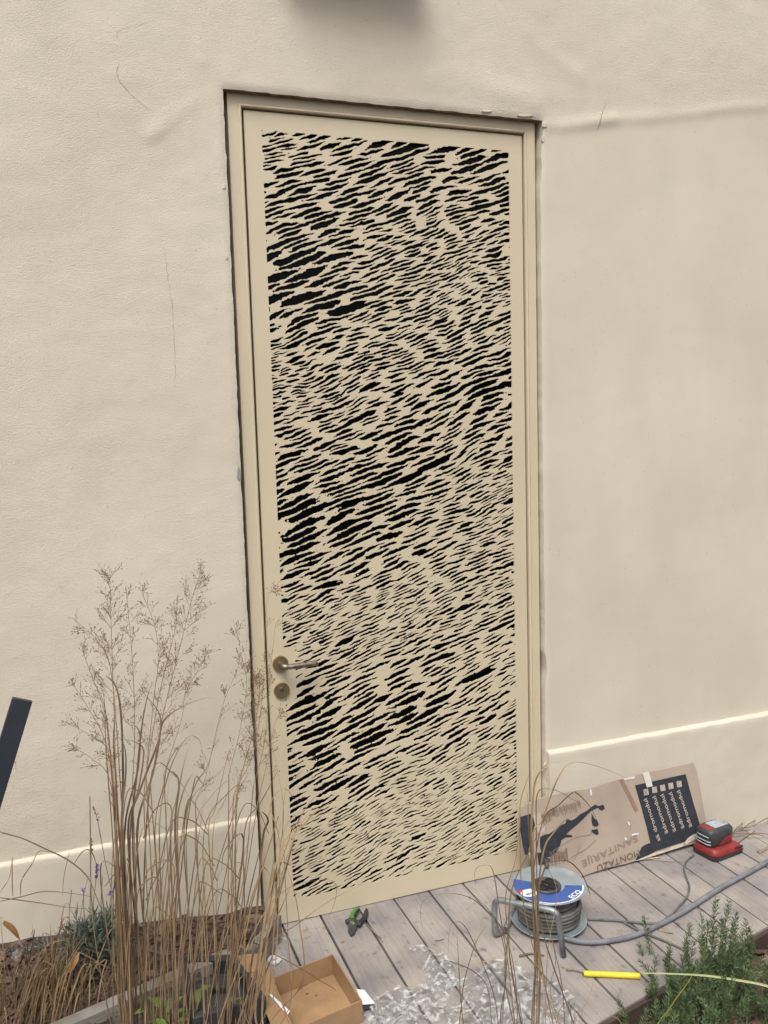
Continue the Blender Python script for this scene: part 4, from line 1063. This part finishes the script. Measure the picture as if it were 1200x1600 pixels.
rnd = random.Random(21)
Zg = lambda L: [(60 + x / 2.857, 860 + y / 2.857) for x, y in L]
g1 = tag(empty('ornamental_grass', (-.42, -.46, 0)), 'tall dry ornamental grass with airy seed heads against the left wall', 'grass')
blades, dark_bl, stems, seeds = MB(), MB(), MB(), MB()
def rootpt(u, spread=.0):
    # foot of a stalk inside the clump, found from where the stalk leaves the lower edge of the picture
    t = min(1, max(0, (u - 170) / 190)); return Vector((-.53 + .30 * t + rnd.uniform(-.015, .015), -.44 - .10 * t + rnd.uniform(-.03, .03), .0))
TR_ = [([(350, 1257), (330, 1000), (300, 720), (250, 600), (150, 535)], .0032, 1), ([(375, 1257), (378, 1000), (370, 750), (350, 620), (310, 565), (278, 560)], .0085, 1),
       ([(360, 1257), (345, 1000), (335, 840), (345, 700)], .0075, 1), ([(385, 1257), (440, 1000), (455, 850), (440, 790), (400, 778)], .0065, 1), ([(345, 1257), (335, 1150), (305, 1095)], .006, 0),
       ([(410, 1257), (450, 1050), (470, 900), (440, 860), (385, 840)], .006, 1), ([(400, 1257), (450, 1080), (530, 870), (560, 760), (640, 700), (740, 660), (800, 662)], .0075, 1),
       ([(440, 1257), (510, 1000), (545, 800), (530, 710), (440, 608)], .0075, 1), ([(420, 1257), (440, 1000), (460, 800), (485, 660), (510, 590)], .0068, 1), ([(520, 1257), (560, 1050), (580, 950), (640, 860), (690, 840)], .004, 0),
       ([(590, 1257), (620, 1100), (650, 950), (680, 850)], .0065, 0), ([(610, 1257), (628, 1050), (605, 992), (580, 985)], .0075, 1), ([(650, 1257), (700, 1050), (760, 950), (825, 700)], .006, 0), ([(620, 1257), (640, 1100), (680, 1010), (720, 985)], .006, 0),
       ([(700, 1257), (770, 1100), (860, 1020), (880, 1050)], .004, 0), ([(740, 1257), (850, 1080), (930, 1030), (960, 1060)], .004, 0), ([(880, 1257), (885, 1100), (950, 850), (1010, 730)], .005, 0), ([(760, 1257), (790, 1150), (850, 900), (880, 905)], .004, 0),
       ([(920, 1257), (990, 1130), (1060, 1000), (1065, 975)], .005, 0), ([(1000, 1300), (1025, 1210), (1005, 1172), (985, 1168)], .008, 1), ([(330, 1257), (310, 1000), (300, 850), (290, 640), (240, 560)], .005, 1), ([(540, 1257), (580, 1000), (660, 840), (720, 850), (740, 960)], .004, 0),
       ([(660, 1257), (690, 1100), (800, 1000), (880, 900)], .0035, 0), ([(850, 1257), (860, 1150), (930, 1010), (1040, 920)], .0035, 0), ([(780, 1257), (830, 1120), (870, 1000), (850, 880)], .0035, 0), ([(370, 1257), (390, 1000), (385, 880), (350, 820)], .007, 1)]
for pts, w, dk in TR_:
    u0, u1 = pts[0][0], pts[1][0]; px_ = Zg(pts)
    P = depthpath(px_, -.40 + rnd.uniform(-.04, .04), -.30 + rnd.uniform(-.06, .08))
    r_ = rootpt(px_[0][0]); P = [r_, r_.lerp(P[0], .5) + Vector((rnd.uniform(-.01, .01), 0, 0))] + P
    (dark_bl if dk else blades).ribbon(spline(P, 6), w * .8, (rnd.uniform(.7, 1), rnd.uniform(-.6, .6), 0), .22)
for i in range(62):                                      # the rest of the stand: straight stalks fanning to the right
    t = rnd.random() ** 1.2; r_ = Vector((-.55 + .33 * t + rnd.gauss(0, .012), -.43 - .12 * t + rnd.gauss(0, .03), 0))
    H = rnd.uniform(.38, .85) * (1 - .25 * t); lx = rnd.gauss(.03 + .30 * t, .07) * H * 1.1; ly = rnd.gauss(.12, .10) * H
    tip2 = r_ + Vector((lx, ly, H)); mid = r_.lerp(tip2, .55) + Vector((rnd.gauss(-.02, .012) * H, rnd.gauss(0, .01), 0))
    P = [r_, mid, tip2]
    if rnd.random() < .38:
        s_ = rnd.choice((-1, 1, 1)); P.append(tip2 + Vector((s_ * rnd.uniform(.02, .07), rnd.uniform(-.03, .03), rnd.uniform(-.02, .02)))); P.append(P[-1] + Vector((s_ * rnd.uniform(.01, .05), 0, -rnd.uniform(.03, .09))))
    if rnd.random() < .45: stems.tube(spline(P, 5), .0015, 4, False)
    else: (dark_bl if rnd.random() < .35 else blades).ribbon(spline(P, 5), rnd.uniform(.0022, .0050), (rnd.uniform(.5, 1), rnd.uniform(-.8, .8), 0), .2)
PAN = [([(345, 1000), (335, 640), (325, 350), (318, 80)], 46, .05, .13), ([(470, 1100), (490, 900), (520, 620), (535, 500), (520, 340), (455, 175)], 34, .04, .09), ([(500, 1050), (560, 720), (640, 400), (690, 200), (730, 90)], 52, .05, .14),
       ([(700, 1120), (750, 1000), (820, 700), (900, 480), (870, 310)], 22, .03, .08), ([(340, 1150), (310, 1000), (240, 930), (150, 875)], 12, .02, .05), ([(340, 1050), (320, 900), (240, 830), (120, 765)], 12, .02, .05),
       ([(330, 1000), (290, 830), (220, 700), (150, 590)], 14, .02, .06), ([(420, 1050), (430, 800), (420, 500), (390, 160)], 26, .04, .10), ([(320, 900), (290, 700), (230, 540), (195, 440)], 16, .03, .07), ([(560, 1000), (640, 750), (655, 640), (720, 520), (760, 440)], 22, .03, .08), ([(350, 800), (320, 520), (260, 400), (150, 300)], 18, .03, .07), ([(480, 1000), (540, 640), (610, 350), (620, 200)], 18, .03, .07)]
for pts, nb, l0, l1 in PAN:
    P = depthpath(Zg(pts), -.42 + rnd.uniform(-.03, .03), -.30 + rnd.uniform(-.08, .06)); r_ = rootpt(Zg(pts)[0][0])
    stems.tube(spline([r_, r_.lerp(P[0], .5), P[0]], 5), .0014, 4, False)
    panicle(stems, seeds, P, nb, l0, l1, rnd)
PAN2 = [([(890, 1050), (960, 900), (1000, 640), (1020, 240), (1060, 170)], 16, .02, .06), ([(870, 1100), (950, 850), (985, 650), (975, 560)], 46, .015, .07), ([(960, 1050), (1010, 850), (1040, 500), (1060, 320)], 12, .02, .04), ([(850, 1000), (900, 800), (930, 600), (910, 480)], 24, .02, .06), ([(980, 1120), (1020, 950), (1060, 760), (1110, 720)], 12, .02, .05)]
for pts, nb, l0, l1 in PAN2:
    P = depthpath(Zg(pts), -.42, -.26); r_ = Vector((-.27 + rnd.uniform(-.03, .03), -.52, 0))
    stems.tube(spline([r_, r_.lerp(P[0], .5), P[0]], 5), .0014, 4, False)
    panicle(stems, seeds, P, nb, l0, l1, rnd)
finish_plant(g1, [('blades', blades, 'straw', 1), ('dark_blades', dark_bl, 'straw2', 1), ('stalks', stems, 'haystem', 1), ('seeds', seeds, 'seed', 1)])

# stalks that cross the door's lower left corner
g2 = tag(empty('grass_tuft', (-.20, -.62, 0)), 'arching dry grass blades crossing the lower left corner of the door', 'grass')
blades, stems, seeds = MB(), MB(), MB()
Zd = lambda L: [(360 + x / 4, 960 + y / 4) for x, y in L]
for pts, w in ((Zd([(200, 2400), (280, 1600), (400, 1330), (520, 1150), (600, 1110)]), .004), (Zd([(160, 2400), (270, 1600), (480, 1290), (600, 1190), (680, 1160), (800, 1155)]), .006), (Zd([(150, 2400), (330, 1600), (450, 1300), (560, 1245), (700, 1250), (880, 1340), (960, 1390)]), .0026),
               (Zd([(240, 2400), (300, 1620), (390, 1560), (620, 1470), (760, 1430)]), .004), (Zd([(260, 2500), (310, 1500), (250, 1200), (330, 1090), (400, 1150), (450, 1200)]), .003), ([(455, 1560), (450, 1460), (445, 1360), (442, 1270), (452, 1200)], .0032), ([(474, 1530), (468, 1443), (459, 1390), (440, 1330)], .0042),
               ([(385, 1640), (405, 1500), (470, 1440), (520, 1405), (560, 1385), (585, 1376)], .003), ([(380, 1640), (385, 1485), (430, 1492), (500, 1532), (530, 1555), (520, 1590)], .0028), ([(350, 1640), (372, 1540), (404, 1520), (415, 1550), (408, 1590)], .0024),
               (Zd([(210, 2400), (240, 1900), (330, 1600), (640, 1330), (760, 1260)]), .0022), (Zd([(120, 2400), (250, 1800), (330, 1300), (300, 1000), (215, 640)]), .0028), ([(330, 1640), (390, 1470), (440, 1395), (500, 1375), (526, 1385), (515, 1430), (490, 1455)], .0024)):
    P = depthpath(pts, -.60, -.34); r_ = Vector((-.20 + rnd.gauss(0, .04), -.62 + rnd.gauss(0, .03), 0)); P = [r_, (r_ + P[0]) * .5] + P if P[0].z > .06 else [r_] + P[1:]
    blades.ribbon(spline(P, 6), w, (.9, rnd.uniform(-.5, .5), 0), .2)
finish_plant(g2, [('blades', blades, 'straw', 1)])

# tuft in front of the reel
g3 = tag(empty('grass_tuft', (.56, -.98, -.05)), 'bundle of upright dry grass stalks in front of the cable reel', 'grass')
blades, dk, stems = MB(), MB(), MB()
T3 = [([(846, 1660), (844, 1520), (834, 1377), (826, 1297), (825, 1250), (822, 1233)], .0058, 0), ([(850, 1660), (842, 1500), (833, 1313), (847, 1283), (867, 1227), (882, 1200), (890, 1194), (907, 1191), (950, 1203), (995, 1224)], .004, 0), ([(838, 1660), (836, 1500), (830, 1322), (833, 1247), (838, 1217), (852, 1197), (864, 1191), (876, 1192)], .0055, 0),
      ([(840, 1660), (838, 1480), (833, 1377), (848, 1283), (873, 1258), (893, 1240), (901, 1239), (920, 1258), (932, 1280), (942, 1302)], .0042, 1), ([(846, 1660), (845, 1500), (842, 1390), (850, 1327), (863, 1303), (883, 1282), (896, 1275)], .005, 0), ([(852, 1660), (846, 1450), (850, 1360), (872, 1345), (890, 1347), (907, 1363), (918, 1385), (925, 1412)], .0045, 1),
      ([(835, 1660), (825, 1450), (812, 1300), (813, 1255), (822, 1223), (836, 1188)], .0026, 0), ([(842, 1660), (840, 1450), (838, 1300), (840, 1240), (860, 1233), (880, 1240), (900, 1252), (925, 1262)], .0028, 1), ([(830, 1660), (800, 1520), (795, 1450), (800, 1390), (822, 1340), (850, 1290), (880, 1272)], .004, 1),
      ([(820, 1660), (792, 1492), (780, 1420), (770, 1360), (755, 1352), (742, 1362), (745, 1395)], .003, 0), ([(825, 1660), (790, 1540), (793, 1460), (790, 1400), (806, 1340), (812, 1280), (814, 1240)], .0032, 0), ([(848, 1660), (862, 1560), (868, 1500), (850, 1420), (845, 1380)], .0022, 0), ([(850, 1660), (880, 1560), (868, 1490), (855, 1440)], .0022, 1), ([(856, 1660), (855, 1500), (870, 1400), (858, 1360), (846, 1330)], .002, 0),
      ([(780, 1660), (784, 1600), (790, 1500), (775, 1440), (757, 1420), (735, 1403), (703, 1396), (667, 1403), (657, 1427), (667, 1483)], .0024, 1), ([(770, 1660), (768, 1599), (762, 1545), (743, 1520), (717, 1507), (695, 1501), (676, 1511), (667, 1533), (652, 1590)], .0028, 1), ([(735, 1660), (724, 1599), (719, 1549), (716, 1492), (713, 1450)], .0026, 1), ([(728, 1660), (722, 1560), (736, 1495), (750, 1460), (765, 1442)], .003, 1),
      ([(800, 1660), (782, 1599), (790, 1533), (793, 1460), (790, 1410)], .003, 1), ([(790, 1660), (775, 1570), (760, 1520), (730, 1453), (712, 1440), (702, 1455), (700, 1512)], .0028, 1), ([(810, 1660), (808, 1560), (796, 1480), (770, 1430), (742, 1400), (722, 1385)], .0022, 1), ([(860, 1660), (900, 1590), (922, 1555), (930, 1500)], .002, 0), ([(830, 1660), (815, 1590), (805, 1540), (770, 1505)], .0022, 1), ([(880, 1660), (870, 1600), (890, 1560), (912, 1545)], .002, 0), ([(900, 1660), (905, 1620), (890, 1570), (884, 1540)], .002, 0)]
for pts, w, d in T3:
    P = depthpath(pts, -.93 + rnd.uniform(-.04, .02), -.84 + rnd.uniform(-.05, .05)); r_ = Vector((.575 + rnd.gauss(0, .03) - (.09 if pts[0][0] < 815 else 0), -.98 + rnd.gauss(0, .02), -.05)); P = [r_] + P[1:] if P[0].z < .03 else [r_] + P
    (dk if d else blades).ribbon(spline(P, 7), w, (.9, rnd.uniform(-.4, .4), 0), .25)
stems.ribbon(spline(depthpath([(793, 1490), (760, 1501), (730, 1512), (667, 1533)], -.90, -.86), 5), .003, (0, 0, 1), .1)
for i in range(26):
    r_ = Vector((.60 + rnd.gauss(0, .09), -1.0 + rnd.gauss(0, .04), -.055)); H = rnd.uniform(.05, .22); tip2 = r_ + Vector((rnd.gauss(.02, .08), rnd.gauss(.05, .05), H))
    blades.ribbon(spline([r_, r_.lerp(tip2, .6) + Vector((rnd.gauss(0, .015), 0, .01)), tip2, tip2 + Vector((rnd.gauss(0, .03), 0, -.02))], 4), rnd.uniform(.0015, .003), (.8, .5, 0), .2)
finish_plant(g3, [('blades', blades, 'straw', 1), ('dark_blades', dk, 'straw2', 1), ('pale_stalk', stems, 'pale', 0)])

# low dry grass in the raised bed and long arching stalks
g4 = tag(empty('dry_grass_clump', (-.76, -.25, .1)), 'low tangled dry grass clump in the raised bed left of the lavender', 'grass')
blades, dk = MB(), MB()
for i in range(170):
    r_ = Vector((-.76 + rnd.gauss(0, .07), -.29 + rnd.gauss(0, .04), .07)); H = rnd.uniform(.08, .30) * rnd.uniform(.6, 1); a = rnd.gauss(.5, .9); l_ = rnd.uniform(.1, .6) * H
    tip2 = r_ + Vector((l_ * math.sin(a) + .12 * H, l_ * math.cos(a) * .4, H)); P = [r_, r_.lerp(tip2, .6) + Vector((0, 0, .015)), tip2]
    if rnd.random() < .5: P.append(tip2 + Vector((rnd.gauss(.03, .03), rnd.gauss(0, .02), -rnd.uniform(.01, .06))))
    (dk if rnd.random() < .3 else blades).ribbon(spline(P, 4), rnd.uniform(.0018, .0045), (rnd.uniform(.4, 1), rnd.uniform(-.8, .8), 0), .2)
for pts, w in (([(-20, 1412), (30, 1402), (70, 1393), (120, 1397), (160, 1405)], .003), ([(-30, 1290), (0, 1300), (35, 1310), (70, 1326), (105, 1343), (135, 1368), (150, 1400), (165, 1440), (172, 1480)], .004), ([(32, 1400), (34, 1375), (50, 1350), (62, 1330), (90, 1335)], .003), ([(-25, 1400), (20, 1405), (70, 1412), (110, 1418), (165, 1422)], .0028), ([(0, 1395), (15, 1370), (19, 1340), (18, 1338)], .003), ([(20, 1400), (19, 1370), (20, 1340)], .003),
               ([(-30, 1230), (-5, 1215), (10, 1195), (18, 1187), (24, 1192), (25, 1208)], .004), ([(-30, 1260), (-8, 1235), (8, 1200), (18, 1188)], .0026), ([(60, 1560), (90, 1530), (130, 1500), (170, 1488), (196, 1497)], .0026), ([(98, 1560), (120, 1540), (150, 1510), (175, 1485)], .003), ([(40, 1535), (50, 1560), (62, 1600)], .006), ([(0, 1555), (30, 1570), (64, 1580)], .006), ([(98, 1400), (100, 1370), (110, 1330), (125, 1320)], .0018), ([(118, 1480), (135, 1380), (150, 1350)], .0018), ([(115, 1350), (130, 1330), (142, 1330), (150, 1350), (155, 1390)], .0028)):
    (dk if rnd.random() < .4 else blades).ribbon(spline(depthpath(pts, -.24, -.20), 6), w, (.5, .2, .8), .2)
for pts in ([(5, 1440), (20, 1452), (32, 1470)], [(108, 1520), (118, 1500), (124, 1488)]):
    b = MB().ribbon(spline(depthpath(pts, -.27, -.25), 5), .016, (.8, .2, .4), .2); bs = Vector(g4.location); b.v = [tuple(Vector(p) - bs) for p in b.v]; b.build('curled_leaf', 'leafo', g4, True, recalc=False)
finish_plant(g4, [('blades', blades, 'straw', 1), ('dark_blades', dk, 'straw2', 1)])

# lavender
lv_ = tag(empty('lavender', (-.59, -.17, .12)), 'grey green lavender bush with a few purple flower spikes by the wall', 'lavender')
leaves, stems, FS = MB(), MB(), []
def needle(b, p, d, L, w, rn):
    d = d.normalized(); s_ = d.orthogonal().normalized(); s_ = Matrix.Rotation(rn.uniform(0, 6.3), 3, d) @ s_; n_ = d.cross(s_)
    m_ = p + d * L * .5 + Vector((0, 0, -L * .04)); b.add([p, m_ - s_ * w + n_ * w * .4, p + d * L, m_ + s_ * w + n_ * w * .4, m_ - n_ * w * .2], [(0, 1, 4), (1, 2, 4), (2, 3, 4), (3, 0, 4)])
for i in range(120):
    r_ = Vector((-.59 + rnd.gauss(0, .025), -.17 + rnd.gauss(0, .02), .10)); a = rnd.uniform(0, 6.283); sp = abs(rnd.gauss(0, .55)); H = rnd.uniform(.06, .17)
    tip2 = r_ + Vector((math.cos(a) * math.sin(sp) * H * 1.2, math.sin(a) * math.sin(sp) * H * .8, math.cos(sp) * H)); C = spline([r_, r_.lerp(tip2, .6) + Vector((0, 0, .012)), tip2], 6)
    stems.tube(C, .0011, 3, False)
    for k in range(2, len(C)):
        for _ in range(3):
            d = (C[k] - C[k - 1]).normalized() * .7 + Vector((rnd.gauss(0, .5), rnd.gauss(0, .5), rnd.gauss(.1, .4))); needle(leaves, C[k], d, rnd.uniform(.022, .040), .0019, rnd)
for pts, kindf in (([(178, 1440), (176, 1400), (165, 1350), (152, 1280), (146, 1262)], 'dead'), ([(140, 1450), (141, 1400), (142, 1350), (143, 1310)], 'dead'), ([(147, 1440), (146, 1410), (150, 1375), (152, 1352)], 'pur'), ([(172, 1440), (172, 1410), (177, 1390), (184, 1378)], 'pur'), ([(180, 1440), (188, 1410), (184, 1380), (182, 1358)], 'dead'), ([(132, 1450), (131, 1420), (130, 1390)], 'pur1'), ([(160, 1440), (158, 1410), (160, 1370)], 'no'), ([(110, 1460), (108, 1430), (112, 1390)], 'no')):
    C = spline(depthpath(pts, -.17, -.15), 5); stems.tube(C, .0010, 4, False); t_ = (C[-1] - C[-3]).normalized()
    if kindf == 'no': continue
    nn = {'dead': 14, 'pur': 34, 'pur1': 8}[kindf]; sb = MB()
    for k in range(nn):
        p = C[-1] - t_ * rnd.uniform(0, .045 if kindf != 'pur1' else .012); d = t_ * .8 + Vector((rnd.gauss(0, .7), rnd.gauss(0, .7), rnd.gauss(0, .3))); needle(sb, p, d, rnd.uniform(.007, .012), .0026, rnd)
    FS.append(('flower_spike', sb, 'seed' if kindf == 'dead' else 'purple', 1))
finish_plant(lv_, [('leaves', leaves, 'lavender', 1), ('stalks', stems, 'lavender', 1), *FS])

# green weed among the stalks
wd = tag(empty('weed', (-.40, -.40, 0)), 'small green broad leaved weed at the foot of the tall grass', 'weed')
lf_, stems = MB(), MB()
for i in range(22):
    r_ = Vector((-.40 + rnd.gauss(0, .05), -.42 + rnd.gauss(0, .03), .0)); p = r_ + Vector((rnd.gauss(.02, .05), rnd.gauss(0, .03), rnd.uniform(.03, .10)))
    stems.tube([r_, r_.lerp(p, .5) + Vector((0, 0, .01)), p], .0012, 4, False); a = rnd.uniform(0, 6.3); L = rnd.uniform(.025, .05)
    d = Vector((math.cos(a), math.sin(a), rnd.uniform(-.2, .5))) * L
    lf_.ribbon(spline([p, p + d * .4 + Vector((0, 0, .006)), p + d], 4), L * .5, Vector((-math.sin(a), math.cos(a), 0)), -.12)
finish_plant(wd, [('leaves', lf_, 'weed', 1), ('stalks', stems, 'weed', 1)])

# rosemary
def rosemary(loc, spots, label, rn):
    ro = tag(empty('rosemary', loc), label, 'rosemary'); nd, stm = MB(), MB()
    for (x, y, H, lean) in spots:
        r_ = Vector((x, y, -.06)); tip2 = r_ + Vector((lean[0], lean[1], H)); C = spline([r_, r_.lerp(tip2, .55) + Vector((rn.gauss(0, .008), rn.gauss(0, .008), 0)), tip2], max(5, int(H / .02)))
        stm.tube(C, [.0018 * (1 - .6 * i / len(C)) for i in range(len(C))], 4, False)
        for k in range(1, len(C)):
            if k / len(C) < .12: continue
            ax_ = (C[k] - C[k - 1]).normalized(); seg = (C[k] - C[k - 1])
            for q in range(9):
                ph = rn.uniform(0, 6.3); o_ = Matrix.Rotation(ph, 3, ax_) @ ax_.orthogonal().normalized()
                needle(nd, C[k - 1] + seg * rn.random(), ax_ * rn.uniform(.5, 1.1) + o_ * rn.uniform(.6, 1.1), rn.uniform(.013, .024) * (1 if k < len(C) - 2 else .75), .0013, rn)
    finish_plant(ro, [('needles', nd, 'rosemary', 1), ('stems', stm, 'rosestem', 1)])
rn = random.Random(8); S_ = []
for (u, v) in ((1119, 1405), (1139, 1408), (1096, 1430), (1150, 1425), (1165, 1438), (1172, 1450), (1078, 1445), (1108, 1440), (1128, 1435), (1085, 1470), (1160, 1455), (1075, 1472), (1145, 1440), (1118, 1450), (1135, 1455), (1100, 1462), (1155, 1470), (1090, 1500), (1125, 1480), (1145, 1485), (1168, 1475), (1110, 1490)):
    y = -.80 + rn.uniform(-.06, .05); t_ = py(u, v, y); bx_ = t_.x - rn.uniform(-.02, .06); S_.append((bx_, y - .02, t_.z + .06, (t_.x - bx_, .02)))
for i in range(95):
    x = rn.uniform(.93, 1.24); y = rn.uniform(-1.02, -.76); S_.append((x, y, rn.uniform(.07, .19), (rn.gauss(.01, .03), rn.gauss(.01, .03))))
for i in range(34):
    S_.append((rn.uniform(.80, .98), rn.uniform(-1.03, -.86), rn.uniform(.05, .13), (rn.gauss(.01, .02), rn.gauss(.01, .02))))
for i in range(40):
    S_.append((rn.uniform(1.2, 1.42), rn.uniform(-1.06, -.88), rn.uniform(.06, .14), (rn.gauss(.01, .03), rn.gauss(.01, .03))))
rosemary((1.08, -.85, -.06), S_, 'bushy green rosemary growing in the bark bed at the deck edge', rn)
rosemary((1.07, -.70, -.06), [(pz(1018, 1518, -.05).x, pz(1018, 1518, -.05).y, .17, (.0, .04)), (pz(1012, 1520, -.05).x, pz(1012, 1520, -.05).y, .10, (-.02, .02))], 'single small rosemary sprig in front of the thin cable', rn)
lb = tag(empty('arching_grass', (1.6, -1.0, -.06)), 'long pale green grass blade arching over the rosemary', 'grass')
b = MB(); P = depthpath([(1290, 1600), (1240, 1560), (1200, 1541), (1150, 1531), (1100, 1524), (1040, 1521), (1005, 1520), (996, 1516)], -1.0, -.86); P = [Vector((1.6, -1.05, -.06))] + P
b.ribbon(spline(P, 6), .0065, (.3, .3, .9), .2); finish_plant(lb, [('blade', b, mat('pale_green_blade', (.34, .40, .17), (.5, .48, .28), 3, .5), 0)])
lb = tag(empty('yellow_grass', (.98, -1.05, -.06)), 'yellowish grass blade standing in front of the rosemary', 'grass')
b = MB(); P = [Vector((.98, -1.06, -.06))] + depthpath([(1030, 1620), (1050, 1570), (1075, 1535), (1095, 1500)], -1.02, -.98)
b.ribbon(spline(P, 6), .005, (.9, .2, 0), .2); finish_plant(lb, [('blade', b, mat('yellow_green_blade', (.42, .38, .10), (.30, .30, .08), 6, .5), 0)])
for i in range(9):
    x, y = rn.uniform(.8, 1.5), rn.uniform(-1.0, -.72)
    if inR(x, y): dleaf(x, y, -.035, rn.uniform(.02, .035), 'dry leaf lying on the bark of the rosemary bed', 'dry leaves in the rosemary bed')
